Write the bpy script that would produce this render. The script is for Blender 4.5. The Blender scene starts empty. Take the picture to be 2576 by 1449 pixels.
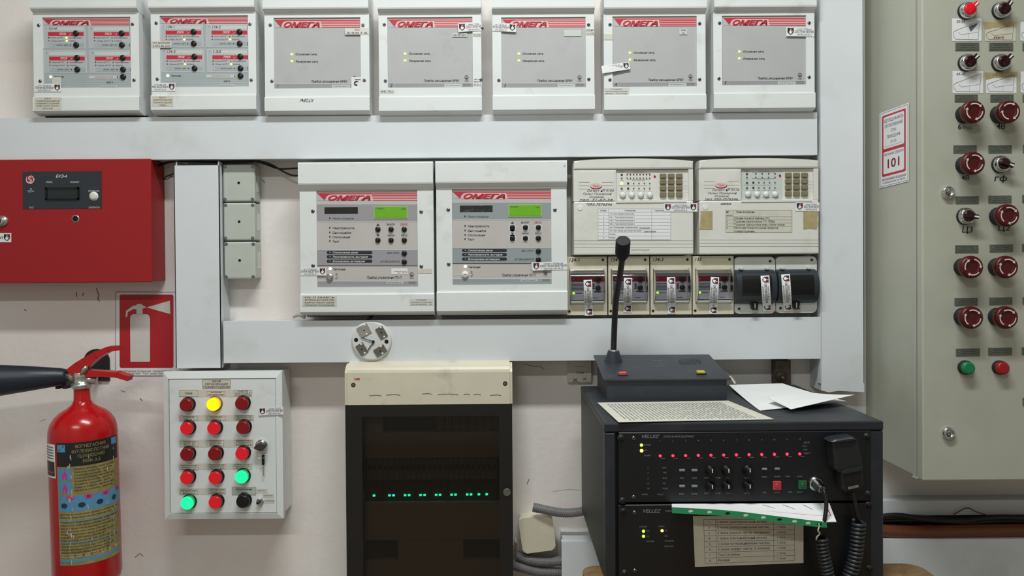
import bpy, bmesh, math, random
from mathutils import Vector, Matrix
random.seed(7)
sc = bpy.context.scene
COL = sc.collection
R_ = math.radians

# ------------------------------------------------------------------ camera
W, H, F = 2576, 1449, 1950.0
D, CZ = 1.9, 1.45                       # camera distance from the wall, height above the floor
PITCH, ROLL = R_(0.6), R_(-0.42)
CX, CY = 1262.0, 661.0 + F * math.tan(PITCH)
CROT = Matrix.Rotation(R_(90) - PITCH, 3, 'X') @ Matrix.Rotation(ROLL, 3, 'Z')
cd = bpy.data.cameras.new('camera'); cam = bpy.data.objects.new('camera', cd); COL.objects.link(cam)
cam.location = (0, -D, CZ); cam.rotation_euler = CROT.to_euler()
cd.sensor_width = 36; cd.lens = 36 * F / W
cd.shift_x = (W / 2 - CX) / W; cd.shift_y = (CY - H / 2) / W
cd.clip_start = 0.02
sc.camera = cam

# ------------------------------------------------------------------ light, exposure
wd = bpy.data.worlds.new('world'); sc.world = wd; wd.use_nodes = True
wd.node_tree.nodes['Background'].inputs[0].default_value = (0.75, 0.85, 1.0, 1)
wd.node_tree.nodes['Background'].inputs[1].default_value = 0.0
sc.view_settings.view_transform = 'Standard'; sc.view_settings.look = 'None'
sc.view_settings.gamma = 1; sc.view_settings.use_curve_mapping = False
sc.view_settings.exposure = 0.2
LAMPS = [(0.05, -1.22, 3.22, 40.0), (-0.9, -3.1, 3.22, 30.0)]     # x, y, z, watts of the two ceiling battens

# ------------------------------------------------------------------ pixel -> place
def ray(u, v):
    return CROT @ Vector(((u - CX) / F, -(v - CY) / F, -1))
def P(u, v, d):                         # on the plane standing d metres in front of the wall
    r = ray(u, v); t = (D - d) / r.y
    return Vector((r.x * t, -d, CZ + r.z * t))
def Pz(u, v, z):                        # on a level plane
    r = ray(u, v); t = (z - CZ) / r.z
    return Vector((r.x * t, -D + r.y * t, z))
def Px(u, v, x):                        # on a plane x = const
    r = ray(u, v); t = x / r.x
    return Vector((x, -D + r.y * t, CZ + r.z * t))
def px(d): return (D - d) / F           # metres of one pixel at depth d
def rect(u0, v0, u1, v1, d):
    um, vm = (u0 + u1) / 2, (v0 + v1) / 2
    return P(u0, vm, d).x, P(u1, vm, d).x, P(um, v1, d).z, P(um, v0, d).z
def cm(ox, oy, s, d): return lambda a, b: P(ox + a * s, oy + b * s, d)
def bil(q, a0, b0, a1, b1, d):          # template rectangle -> picture quad TL,TR,BR,BL on depth d
    def f(a, b):
        s, t = (a - a0) / (a1 - a0), (b - b0) / (b1 - b0)
        u = (q[0][0]*(1-s)+q[1][0]*s)*(1-t) + (q[3][0]*(1-s)+q[2][0]*s)*t
        v = (q[0][1]*(1-s)+q[1][1]*s)*(1-t) + (q[3][1]*(1-s)+q[2][1]*s)*t
        return P(u, v, d(v) if callable(d) else d)
    return f
def quad3(p, w=1.0, h=1.0):             # bilinear patch over four 3-D corners TL,TR,BR,BL
    def f(a, b):
        s, t = a / w, b / h
        return (p[0]*(1-s)+p[1]*s)*(1-t) + (p[3]*(1-s)+p[2]*s)*t
    return f

# ------------------------------------------------------------------ materials
def lin(h):
    h = h.lstrip('#'); o = []
    for i in (0, 2, 4):
        c = int(h[i:i+2], 16) / 255
        o.append(c / 12.92 if c <= .04045 else ((c + .055) / 1.055) ** 2.4)
    return o
MT = {}
def M(name, col, rough=.5, metal=0, var=.0, scale=25, dirt=None, amt=.5, dscale=9, lo=.52, hi=.72, bump=0, bscale=300, em=0, spec=.5, stretch=None):
    m = bpy.data.materials.new(name); m.use_nodes = True; nt = m.node_tree; N = nt.nodes; L = nt.links
    b = N['Principled BSDF']; c = lin(col)
    b.inputs['Roughness'].default_value = rough; b.inputs['Metallic'].default_value = metal
    b.inputs['Specular IOR Level'].default_value = spec
    b.inputs['Base Color'].default_value = (*c, 1)
    if var or dirt or bump:
        g = N.new('ShaderNodeNewGeometry'); pos = g.outputs['Position']
        if stretch:
            mp = N.new('ShaderNodeMapping'); mp.inputs['Scale'].default_value = stretch
            L.new(pos, mp.inputs['Vector']); pos = mp.outputs['Vector']
    out = None
    if var:
        n = N.new('ShaderNodeTexNoise'); n.inputs['Scale'].default_value = scale; n.inputs['Detail'].default_value = 5
        L.new(pos, n.inputs['Vector'])
        mr = N.new('ShaderNodeMapRange'); mr.inputs['From Min'].default_value = .3; mr.inputs['From Max'].default_value = .7
        L.new(n.outputs['Fac'], mr.inputs['Value'])
        mx = N.new('ShaderNodeMix'); mx.data_type = 'RGBA'
        mx.inputs[6].default_value = (*[max(0, x*(1-var)) for x in c], 1); mx.inputs[7].default_value = (*[min(1, x*(1+var)) for x in c], 1)
        L.new(mr.outputs['Result'], mx.inputs['Factor']); out = mx.outputs[2]
    if dirt:
        n = N.new('ShaderNodeTexNoise'); n.inputs['Scale'].default_value = dscale; n.inputs['Detail'].default_value = 8; n.inputs['Roughness'].default_value = .62
        L.new(pos, n.inputs['Vector'])
        mr = N.new('ShaderNodeMapRange'); mr.inputs['From Min'].default_value = lo; mr.inputs['From Max'].default_value = hi; mr.inputs['To Max'].default_value = amt
        L.new(n.outputs['Fac'], mr.inputs['Value'])
        mx = N.new('ShaderNodeMix'); mx.data_type = 'RGBA'
        if out: L.new(out, mx.inputs[6])
        else: mx.inputs[6].default_value = (*c, 1)
        mx.inputs[7].default_value = (*lin(dirt), 1); L.new(mr.outputs['Result'], mx.inputs['Factor']); out = mx.outputs[2]
    if out: L.new(out, b.inputs['Base Color'])
    if bump:
        n = N.new('ShaderNodeTexNoise'); n.inputs['Scale'].default_value = bscale; n.inputs['Detail'].default_value = 4
        L.new(pos, n.inputs['Vector'])
        bp = N.new('ShaderNodeBump'); bp.inputs['Strength'].default_value = bump; bp.inputs['Distance'].default_value = .002
        L.new(n.outputs['Fac'], bp.inputs['Height']); L.new(bp.outputs['Normal'], b.inputs['Normal'])
    if em:
        b.inputs['Emission Color'].default_value = (*c, 1); b.inputs['Emission Strength'].default_value = em
    MT[name] = m; return m
def GL(name, tint, fac=.06, rough=.06):  # a see-through tinted pane with a sheen
    m = bpy.data.materials.new(name); m.use_nodes = True; nt = m.node_tree; N = nt.nodes; L = nt.links
    N.remove(N['Principled BSDF'])
    t = N.new('ShaderNodeBsdfTransparent'); t.inputs[0].default_value = (*lin(tint), 1)
    g = N.new('ShaderNodeBsdfGlossy'); g.inputs['Roughness'].default_value = rough
    lw = N.new('ShaderNodeFresnel'); lw.inputs[0].default_value = 1.45
    x = N.new('ShaderNodeMixShader'); L.new(lw.outputs[0], x.inputs[0]); L.new(t.outputs[0], x.inputs[1]); L.new(g.outputs[0], x.inputs[2])
    L.new(x.outputs[0], N['Material Output'].inputs[0]); MT[name] = m; return m

M('wall', 'e6ddd8', .85, var=.03, scale=5, dirt='e9e8e6', amt=.85, dscale=2.2, lo=.45, hi=.62, bump=.35, bscale=60)
M('wall_plain', 'cfccc6', .9); M('ceiling', 'dedcd6', .9); M('floor', '8d8377', .6, var=.1)
M('trunk', 'd9dee2', .38, var=.02, scale=8, dirt='b9b6ae', amt=.5, dscale=5, lo=.56, hi=.8)
M('trunk_base', 'c9ced0', .5)
M('white', 'e0e4e4', .4, var=.02, scale=14, dirt='a9a298', amt=.55, dscale=11, lo=.58, hi=.78)
M('offwhite', 'd6dad6', .45, var=.03, scale=14, dirt='a39a86', amt=.5, dscale=14, lo=.55, hi=.75)
M('cream', 'dbdbd4', .42, var=.02, scale=14, dirt='aba58f', amt=.4, dscale=12, lo=.56, hi=.76)
M('cream_key', '7d745a', .6, var=.12, scale=120)
M('abb_cream', 'd6cfba', .3, var=.03, scale=20, dirt='8f8a7c', amt=.5, dscale=14, lo=.58, hi=.74)
M('yellowed', 'd5d0ba', .42, var=.03, scale=15, dirt='9a906f', amt=.3, dscale=16)
M('jgrey', 'b9beb6', .5, var=.03, scale=30)
M('plate_grey', 'b2b3b4', .5, var=.03, scale=20, dirt='9c9488', amt=.4, dscale=15, lo=.6, hi=.75)
M('plate_blue', 'a3adb0', .5, var=.03, scale=25)
M('plate_warm', 'bdb8b6', .5, var=.03, scale=20, dirt='8a847c', amt=.4, dscale=14, lo=.6, hi=.75)
M('band_grey', '97989b', .5); M('band_mauve', '9a979d', .5); M('band_blue', '929a9e', .5)
M('quad_light', 'b4b8bb', .5); M('strip_light', 'c6ccc8', .5); M('line_light', 'd5d8d8', .5); M('line_dark', '45464a', .5)
M('red_print', 'c0243c', .5); M('red_dark', '7d1226', .5); M('red_pale', 'e0bdbb', .5); M('ink', '202228', .6); M('pencil', '5d6168', .7)
M('grey_ink', '6f7276', .7); M('white_print', 'e6e6e4', .5); M('paper', 'e4e5e6', .8, var=.02); M('paper_old', 'cac8bb', .85, var=.06, scale=60)
M('paper_lines', '55585c', .8); M('tape', 'd0ccbd', .4, var=.05); M('tape_tan', 'a99a72', .7, var=.12, scale=60); M('clear_tape', 'd0cec6', .25)
M('black_pl', '0b0c0e', .35); M('black_matte', '17181a', .6); M('hole', '060606', .9)
M('screw', '8a8d90', .35, metal=1); M('chrome', 'd6d8da', .12, metal=1); M('steel', 'c4c2bc', .3, metal=.85, var=.1, scale=80)
M('steel_dull', '77746c', .5, metal=.6, var=.15, scale=90)
M('red_paint', '9c1119', .42, var=.03, scale=300, bump=.05, bscale=900); M('red_ext', 'b30f14', .22, var=.03, scale=20); M('red_ext_handle', 'b51318', .35)
M('slate', '2a3138', .4); M('lcd_dark', '1c262b', .15); M('lcd_black', '20211f', .2); M('lcd_green', '63a01f', .3, em=.18, var=.08, scale=90); M('lcd_frame', '9fb77c', .4)
M('lcd_worn', '20211f', .12, bump=1.0, bscale=140, stretch=(.35, 1, 1), spec=.8); M('lcd_pix', '2c5010', .4)
M('led_off', '3b3434', .4); M('led_off_red', '6a2326', .4); M('led_off_grey', '6d7070', .4)
M('led_green', '9bff30', .3, em=2.2); M('led_yel', 'd9ff5a', .3, em=1.7); M('led_white', 'ecffd0', .3, em=2.0); M('led_amber', 'ffd060', .3, em=2.0)
M('led_red', 'ff2038', .3, em=3.2); M('led_teal', '18e0a0', .3, em=5); M('led_cyan', '30c8e8', .3, em=5)
M('lens_red_off', '8c0c14', .22); M('lens_red', '8c0c14', .22, em=1.3); M('lens_yel', 'ffc800', .25, em=1.25); M('lens_yel_rim', 'f59a00', .25, em=.7)
M('lens_green', '14f08c', .25, em=1.0); M('lens_green_rim', '06a050', .25, em=.4); M('lens_red_rim', '5a070c', .25)
M('pan_grey', 'b2b4a6', .48, var=.04, scale=6, dirt='9a967f', amt=.3, dscale=5, lo=.5, hi=.75, bump=.04, bscale=700)
M('tag_grey', '6d7268', .45, metal=.3, var=.1, scale=150); M('tag_ink', '33382f', .6)
M('estop', '4c070d', .3); M('scratch', '5d544c', .9); M('stain', 'b3a699', .9, var=.1, scale=40); M('estop_dark', '4c060c', .35); M('estop_print', 'dcc8c4', .5)
M('sel_red', '2b0610', .2); M('sel_lit', 'c80c22', .2, em=.3); M('btn_green', '0c7a4c', .3); M('btn_red', 'a0101a', .3)
M('rack', '23272d', .42, var=.06, scale=70, dirt='3b3f44', amt=.5, dscale=14); M('rack_side', '2e3333', .5, var=.06, scale=200); M('rack_front', '0e1116', .4, var=.05, scale=90); M('rack_print', '787d84', .6)
M('mic_box', '30353d', .45, var=.06, scale=90, dirt='4a4f55', amt=.5, dscale=20); M('foam', '101215', .85, bump=.3, bscale=900)
M('btn_orange', 'd8403c', .35); M('btn_yellow', 'c9bc1c', .35); M('sq_red', 'b8343a', .35); M('sq_green', '1f5a34', .35)
M('horn', '1b2430', .42, bump=.1, bscale=200); M('ext_label', '8f8252', .45, var=.22, scale=60, dirt='5c5433', amt=.6, dscale=25); M('ext_blue', '4f8fb8', .45); M('ext_pink', 'c43a8c', .45)
M('ext_black', '191b1c', .45); M('scuff', 'b4aea2', .7); M('ext_ink', '3a3524', .6)
M('conduit', '7d7b7b', .5, var=.08, scale=40); M('pipe_brown', '6b3a22', .4, var=.2, scale=40, stretch=(3, 20, 20)); M('cable', '0e0d0f', .5); M('cable_red', '8c1a22', .5); M('cable_white', 'cfcabf', .5)
M('wood', '7d6340', .65, var=.25, scale=40, dirt='5f472a', amt=.7, dscale=60, stretch=(1, 1, 6))
M('sleeve_green', '1f7a4c', .2); M('sleeve_clear', 'c3c8c6', .15)
M('module_beige', 'a2988a', .6); M('module_dark', '35322f', .6); M('breaker', '6e675e', .5); M('door_dark', '1b1816', .35)
M('sign_red', 'b01c28', .5); 
M('rust', '5d554a', .6, metal=.4, var=.3, scale=60)
GL('smoke', 'cbc4bd'); GL('smoke_light', 'd6d4da'); 

# ------------------------------------------------------------------ objects
ORG = {}
def thing(name, label, cat, loc, group=None, kind=None):
    o = bpy.data.objects.new(name, None); COL.objects.link(o); o.location = loc; o.empty_display_size = .05
    o['label'] = label; o['category'] = cat
    if group: o['group'] = group
    if kind: o['kind'] = kind
    ORG[o.name] = Vector(loc); return o
TXT = {}
from mathutils.geometry import tessellate_polygon
def text_geo(s, bold, it):                # outlines of the built-in font, each contour filled with the holes it holds
    k = (s, bold, it)
    if k in TXT: return TXT[k]
    c = bpy.data.curves.new('t', 'FONT'); c.body = s; c.resolution_u = 3; c.shear = it; c.dimensions = '3D'; c.fill_mode = 'FULL'
    o = bpy.data.objects.new('t', c); m = o.to_mesh(); co = [v.co.to_2d() for v in m.vertices]; nx = {}
    for e in m.edges:
        a, b = e.vertices
        for p, q in ((a, b), (b, a)): nx.setdefault(p, []).append(q)
    loops, seen = [], set()
    for v0 in nx:
        if v0 in seen: continue
        lp, p, prev = [], v0, None
        while p not in seen:
            seen.add(p); lp.append(co[p]); w = [q for q in nx[p] if q != prev and q not in seen]; prev = p
            if not w: break
            p = p+1 if p+1 in w else w[0]
        if len(lp) > 2: loops.append((v0, lp))
    o.to_mesh_clear(); bpy.data.objects.remove(o); bpy.data.curves.remove(c)
    area = lambda l: sum(a.x*b.y - b.x*a.y for a, b in zip(l, l[1:]+l[:1]))/2
    def inside(p, l):
        r = False
        for a, b in zip(l, l[1:]+l[:1]):
            if (a.y > p.y) != (b.y > p.y) and p.x < (b.x-a.x)*(p.y-a.y)/(b.y-a.y)+a.x: r = not r
        return r
    def fat(l, sg):
        if not bold: return l
        out = []; n = len(l)
        for i in range(n):
            d1, d2 = (l[i]-l[i-1]), (l[(i+1) % n]-l[i])
            if d1.length < 1e-9 or d2.length < 1e-9: out.append(l[i]); continue
            n1, n2 = Vector((d1.y, -d1.x)).normalized(), Vector((d2.y, -d2.x)).normalized(); q = n1+n2
            out.append(l[i] + (q.normalized()*min(1.6, 1/max(.4, (q.length/2))) if q.length > .2 else n1)*bold*sg)
        return out
    L = [l for _, l in loops]; ar = [area(l) for l in L]; sg = [1 if a > 0 else -1 for a in ar]; vs, fs = [], []; host = {}
    for i, l in enumerate(L):                 # a hole lies inside a larger contour that turns the other way
        c = [j for j in range(len(L)) if sg[j] != sg[i] and abs(ar[j]) > abs(ar[i]) and inside(l[0], L[j])]
        if c: host[i] = min(c, key=lambda j: abs(ar[j]))
    for i, l in enumerate(L):
        if i in host: continue
        grp = [fat(l, sg[i])] + [fat(L[j], sg[i]) for j in host if host[j] == i]
        flat = [p for g in grp for p in g]; n = len(vs); vs += [(p.x, p.y) for p in flat]
        fs += [tuple(n+q for q in t) for t in tessellate_polygon([[p.to_3d() for p in g] for g in grp])]
    TXT[k] = (vs, fs); return TXT[k]
def basis(ax):
    ax = Vector(ax).normalized()
    t = Vector((0, 0, 1)) if abs(ax.z) < .9 else Vector((1, 0, 0))
    a = ax.cross(t).normalized(); return a, ax.cross(a).normalized(), ax
class MB:
    def __init__(s): s.v = []; s.f = []; s.m = []; s.sm = []; s.mats = []
    def mi(s, m):
        m = MT[m]
        if m not in s.mats: s.mats.append(m)
        return s.mats.index(m)
    def add(s, vs, fs, mat, smooth=False):
        n = len(s.v); i = s.mi(mat); s.v += [Vector(p) for p in vs]
        for f in fs: s.f.append([n + k for k in f]); s.m.append(i); s.sm.append(smooth)
        return s
    def addbm(s, bm, mat, smooth=False):
        bm.verts.ensure_lookup_table(); bm.verts.index_update()
        s.add([v.co.copy() for v in bm.verts], [[v.index for v in f.verts] for f in bm.faces], mat, smooth); bm.free(); return s
    def box(s, x0, x1, y0, y1, z0, z1, mat, bev=0, seg=1):
        if not bev:
            vs = [(x, y, z) for x in (x0, x1) for y in (y0, y1) for z in (z0, z1)]
            return s.add(vs, [(0,1,3,2),(4,6,7,5),(0,4,5,1),(2,3,7,6),(0,2,6,4),(1,5,7,3)], mat)
        bm = bmesh.new(); bmesh.ops.create_cube(bm, size=1)
        for v in bm.verts: v.co = Vector(((x0+x1)/2 + v.co.x*(x1-x0), (y0+y1)/2 + v.co.y*(y1-y0), (z0+z1)/2 + v.co.z*(z1-z0)))
        bmesh.ops.bevel(bm, geom=bm.edges[:], offset=bev, segments=seg, affect='EDGES', profile=.5)
        return s.addbm(bm, mat)
    def pbox(s, u0, v0, u1, v1, dback, dfront, mat, bev=0, seg=1):       # picture rectangle on dfront, back to dback
        x0, x1, z0, z1 = rect(u0, v0, u1, v1, dfront)
        return s.box(x0, x1, -dfront, -dback, z0, z1, mat, bev, seg)
    def prism(s, poly, y0, y1, mat, bev=0, seg=2):                       # poly of (x,z); y0 front, y1 back
        bm = bmesh.new(); a = [bm.verts.new((x, y0, z)) for x, z in poly]; b = [bm.verts.new((x, y1, z)) for x, z in poly]
        n = len(poly); ff = bm.faces.new(a); bm.faces.new(b[::-1])
        for i in range(n): bm.faces.new((a[i], b[i], b[(i+1) % n], a[(i+1) % n]))
        if bev: bmesh.ops.bevel(bm, geom=list(ff.edges), offset=bev, segments=seg, affect='EDGES', profile=.5)
        bmesh.ops.recalc_face_normals(bm, faces=bm.faces[:])
        return s.addbm(bm, mat)
    def exx(s, poly, x0, x1, mat):                                       # poly of (y,z) drawn out along x
        n = len(poly); vs = [(x0, y, z) for y, z in poly] + [(x1, y, z) for y, z in poly]
        fs = [tuple(range(n)), tuple(range(2*n-1, n-1, -1))] + [(i, i+n, (i+1) % n + n, (i+1) % n) for i in range(n)]
        return s.add(vs, fs, mat)
    def lathe(s, c, ax, prof, mat, seg=24, smooth=True, squash=1.0):
        a, b, n = basis(ax); c = Vector(c); vs = []; fs = []
        for r, t in prof:
            for k in range(seg):
                w = 2*math.pi*k/seg; vs.append(c + n*t + a*(r*math.cos(w)) + b*(r*squash*math.sin(w)))
        for i in range(len(prof)-1):
            for k in range(seg): fs.append((i*seg+k, i*seg+(k+1) % seg, (i+1)*seg+(k+1) % seg, (i+1)*seg+k))
        s.add(vs, fs, mat, smooth)
        for i, fl in ((0, 1), (len(prof)-1, 0)):
            if prof[i][0] > 1e-6:
                ring = vs[i*seg:(i+1)*seg]; s.add(ring, [tuple(range(seg))[::-1] if fl else tuple(range(seg))], mat)
        return s
    def cyl(s, c, ax, r, h, mat, seg=20, bev=0):
        p = [(r, 0), (r, h)] if not bev else [(r, 0), (r, h-bev), (r-bev*.3, h-bev*.3), (r-bev, h)]
        a, b, n = basis(ax)
        return s.lathe(c, ax, p, mat, seg, smooth=False if not bev else True)
    def tube(s, pts, r, mat, seg=8, smooth=True, caps=True):
        pts = [Vector(p) for p in pts]; n = len(pts); vs = []; fs = []
        rr = r if isinstance(r, (list, tuple)) else [r]*n
        t0 = (pts[1]-pts[0]).normalized(); a, b, _ = basis(t0)
        for i, p in enumerate(pts):
            t = (pts[min(i+1, n-1)] - pts[max(i-1, 0)]).normalized()
            a = (a - t*a.dot(t)).normalized(); b = t.cross(a)
            for k in range(seg):
                w = 2*math.pi*k/seg; vs.append(p + a*(rr[i]*math.cos(w)) + b*(rr[i]*math.sin(w)))
        for i in range(n-1):
            for k in range(seg): fs.append((i*seg+k, i*seg+(k+1) % seg, (i+1)*seg+(k+1) % seg, (i+1)*seg+k))
        if caps: fs += [tuple(range(seg))[::-1], tuple(range((n-1)*seg, n*seg))]
        return s.add(vs, fs, mat, smooth)
    def build(s, name, parent=None, label=None, org=None, cat=None, group=None, kind=None):
        o3 = ORG[parent.name] if parent else Vector(org if org is not None else (0, 0, 0))
        me = bpy.data.meshes.new(name); me.from_pydata([p - o3 for p in s.v], [], s.f)
        for m in s.mats: me.materials.append(m)
        me.polygons.foreach_set('material_index', s.m); me.polygons.foreach_set('use_smooth', s.sm); me.update()
        ob = bpy.data.objects.new(name, me); COL.objects.link(ob); ORG[ob.name] = o3
        if parent: ob.parent = parent
        else: ob.location = o3
        if label: ob['label'] = label
        if cat: ob['category'] = cat
        if group: ob['group'] = group
        if kind: ob['kind'] = kind
        return ob
class Dec:                                # flat print on a face: fn maps template coordinates to a place on the face
    def __init__(s, fn, n=(0, -1, 0), base=.0003): s.fn = fn; s.n = Vector(n); s.mb = MB(); s.base = base
    def pt(s, a, b, l): return s.fn(a, b) + s.n*(s.base + .00016*l)
    def poly(s, pts, mat, l=0): s.mb.add([s.pt(a, b, l) for a, b in pts], [tuple(range(len(pts)))], mat); return s
    def rect(s, a0, b0, a1, b1, mat, l=0): return s.poly([(a0, b0), (a1, b0), (a1, b1), (a0, b1)], mat, l)
    def frame(s, a0, b0, a1, b1, w, mat, l=1):
        return s.rect(a0, b0, a1, b0+w, mat, l).rect(a0, b1-w, a1, b1, mat, l).rect(a0, b0+w, a0+w, b1-w, mat, l).rect(a1-w, b0+w, a1, b1-w, mat, l)
    def rrect(s, a0, b0, a1, b1, r, mat, l=0): return s.poly(rr(a0, b0, a1, b1, r), mat, l)
    def disc(s, a, b, r, mat, l=1, ry=None, seg=18):
        ry = ry or r
        return s.poly([(a + r*math.cos(2*math.pi*k/seg), b + ry*math.sin(2*math.pi*k/seg)) for k in range(seg)], mat, l)
    def ring(s, a, b, r0, r1, mat, l=1, w0=0, w1=360, seg=20):
        for k in range(seg):
            x, y = R_(w0 + (w1-w0)*k/seg), R_(w0 + (w1-w0)*(k+1)/seg)
            s.poly([(a+r0*math.cos(x), b+r0*math.sin(x)), (a+r1*math.cos(x), b+r1*math.sin(x)), (a+r1*math.cos(y), b+r1*math.sin(y)), (a+r0*math.cos(y), b+r0*math.sin(y))], mat, l)
        return s
    def line(s, pts, w, mat, l=1):
        for (a, b), (c, d) in zip(pts, pts[1:]):
            q = math.hypot(c-a, d-b) or 1; nx, ny = -(d-b)/q*w/2, (c-a)/q*w/2
            s.poly([(a+nx, b+ny), (c+nx, d+ny), (c-nx, d-ny), (a-nx, b-ny)], mat, l)
        return s
    def text(s, t, a, b, h, mat, l=1, al='C', it=0, bold=0, w=None, rot=0, dx=0, dy=0):
        vs, fs = text_geo(t, max(bold, .006), it)
        if not vs: return s
        x0, x1 = min(p[0] for p in vs), max(p[0] for p in vs); sy = h/.682
        sx = w/(x1-x0) if w else sy
        off = {'C': (x0+x1)/2, 'L': x0, 'R': x1}[al]; c_, s_ = math.cos(R_(rot)), math.sin(R_(rot)); out = []
        for x, y in vs:
            p, q = (x-off)*sx + dx, -(y-.341)*sy + dy; out.append(s.pt(a + p*c_ - q*s_, b + p*s_ + q*c_, l))
        s.mb.add(out, fs, mat); return s
    def build(s, name, parent, label=None): return s.mb.build(name, parent, label)
def rr(a0, b0, a1, b1, r, n=5):
    o = []
    for cx, cy, w in ((a1-r, b1-r, 0), (a0+r, b1-r, 90), (a0+r, b0+r, 180), (a1-r, b0+r, 270)):
        for k in range(n+1): x = R_(w + 90*k/n); o.append((cx + r*math.cos(x), cy + r*math.sin(x)))
    return o
def spline(pts, n=12):                    # smooth path through points
    pts = [Vector(p) for p in pts]; q = [pts[0]*2-pts[1]] + pts + [pts[-1]*2-pts[-2]]; o = []
    for i in range(1, len(q)-2):
        for k in range(n):
            t = k/n; a, b, c, d = q[i-1], q[i], q[i+1], q[i+2]
            o.append(.5*((2*b) + (c-a)*t + (2*a-5*b+4*c-d)*t*t + (3*b-a-3*c+d)*t**3))
    return o + [pts[-1]]
FWD = Vector((0, -1, 0))                  # out of the wall, towards the room
def screw(parent, p, d, r=.0032):
    m = MB(); m.lathe((p.x, -d, p.z), FWD, [(r*1.25, -.001), (r*1.25, .0006), (r, .0016), (r*.75, .002)], 'screw', 12)
    q = Vector((p.x, -d-.0022, p.z)); m.box(q.x-r*.7, q.x+r*.7, q.y, q.y+.001, q.z-r*.16, q.z+r*.16, 'hole').box(q.x-r*.16, q.x+r*.16, q.y, q.y+.001, q.z-r*.7, q.z+r*.7, 'hole')
    return m.build('screw', parent)
def led(parent, p, r, mat, name='indicator_led'):
    m = MB(); m.lathe(p, FWD, [(r, -.0005), (r, .0008), (r*.75, .0018), (r*.3, .0023)], mat, 12); return m.build(name, parent)
def dome_button(parent, p, r, h, mat='black_pl', name='push_button', ring=None):
    m = MB(); m.lathe(p, FWD, [(r, -.001), (r, h*.6), (r*.9, h*.85), (r*.6, h), (0.0001, h*1.02)], mat, 20)
    if ring: m.lathe(p, FWD, [(r*1.25, -.001), (r*1.25, .0008), (r*1.02, .0012)], ring, 20)
    return m.build(name, parent)
# ================================================================== the room
def slab(name, x0, x1, y0, y1, z0, z1, mat):
    return MB().box(x0, x1, y0, y1, z0, z1, mat).build(name, org=((x0+x1)/2, (y0+y1)/2, z0), kind='structure')
XL, XR, YR, ZC = -2.7, 2.7, -4.6, 3.3
slab('wall_back', XL, XR, 0, .12, 0, ZC, 'wall')
slab('wall_left', XL-.12, XL, YR, .12, 0, ZC, 'wall_plain'); slab('wall_right', XR, XR+.12, YR, .12, 0, ZC, 'wall_plain')
slab('wall_front', XL, XR, YR-.12, YR, 0, ZC, 'wall_plain')
slab('floor', XL, XR, YR, .12, -.1, 0, 'floor'); slab('ceiling', XL, XR, YR, .12, ZC, ZC+.1, 'ceiling')
for i, (lx, ly, lz, pw) in enumerate(LAMPS):
    t = thing('ceiling_lamp', ['white fluorescent batten on the ceiling above the panels', 'white fluorescent batten on the ceiling at the back of the room'][i], 'lamp', (lx, ly, ZC))
    MB().box(lx-.63, lx+.63, ly-.07, ly+.07, lz+.02, ZC, 'wall_plain', .004).build('housing', t)
    for s in (-1, 1):
        MB().tube([(lx-.6, ly+s*.035, lz+.005), (lx+.6, ly+s*.035, lz+.005)], .013, 'white_print', 10).build('tube', t)
    ld = bpy.data.lights.new(['ceiling_tubes_over_panels_offscreen', 'ceiling_tubes_rear_offscreen'][i], 'AREA'); ld.shape = 'RECTANGLE'; ld.size = 1.2; ld.size_y = .14; ld.energy = pw; ld.color = (.96, 1.0, .985)
    lo = bpy.data.objects.new(ld.name, ld); COL.objects.link(lo); lo.parent = t; lo.location = (0, 0, lz-.012-ZC)

# ================================================================== trunking
DT = .07
def trunk(label, u0, v0, u1, v1, d=DT, horiz=True, **k):
    x0, x1, z0, z1 = rect(u0, v0, u1, v1, d)
    t = thing('cable_trunking', label, 'trunking', ((x0+x1)/2, 0, z0), 'white cable trunking runs')
    w = .004; mc = k.get('mat', 'trunk')
    if horiz:
        b = MB().box(x0+.004, x1-.004, -.004, 0, z0+.002, z1-.002, 'trunk_base')
        b.box(x0+.004, x1-.004, -d+.006, -.004, z0+.0025, z0+.005, 'trunk_base').box(x0+.004, x1-.004, -d+.006, -.004, z1-.005, z1-.0025, 'trunk_base')
        b.build('base_channel', t)
        MB().exx([(-d, z0), (-d, z1), (-d+.018, z1), (-d+.018, z1-.0018), (-d+.0022, z1-.0018), (-d+.0022, z0+.0018), (-d+.018, z0+.0018), (-d+.018, z0)][::-1], x0, x1, mc).build('cover', t)
    else:
        ze = z1 + k.get('up', 0)
        b = MB().box(x0+.002, x1-.002, -.004, 0, z0+.002, ze, 'trunk_base')
        b.box(x0+.0025, x0+.005, -d+.006, -.004, z0+.004, ze, 'trunk_base').box(x1-.005, x1-.0025, -d+.006, -.004, z0+.004, ze, 'trunk_base')
        b.build('base_channel', t)
        poly = k.get('poly')
        if poly: MB().prism([(P(a, b_, d).x, P(a, b_, d).z) for a, b_ in poly], -d, -d+.0022, 'trunk').box(x0, x0+.0018, -d, -d+.018, z0+.02, z1, 'trunk').box(x1-.0018, x1, -d, -d+.018, z0+.02, z1, 'trunk').build('cover', t)
        else: MB().box(x0, x1, -d, -d+.0022, z0, z1, 'trunk').box(x0, x0+.0018, -d, -d+.018, z0, z1, 'trunk').box(x1-.0018, x1, -d, -d+.018, z0, z1, 'trunk').build('cover', t)
    return t
trunk('wide white trunking running under the row of seven panels', -320, 291, 2056, 398)
tl = trunk('wide white trunking under the display panels and small window boxes', 562, 803, 2064, 908)
trunk('short upright white trunking between red cabinet and grey junction boxes', 440, 416, 554, 926, horiz=False, up=.010)
trunk('tall upright white trunking with torn end beside the grey control cabinet', 2063, -150, 2173, 986, horiz=False,
      poly=[(2063, -150), (2173, -150), (2174, 986), (2140, 985), (2110, 983), (2085, 987), (2066, 982)][::-1])
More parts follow.
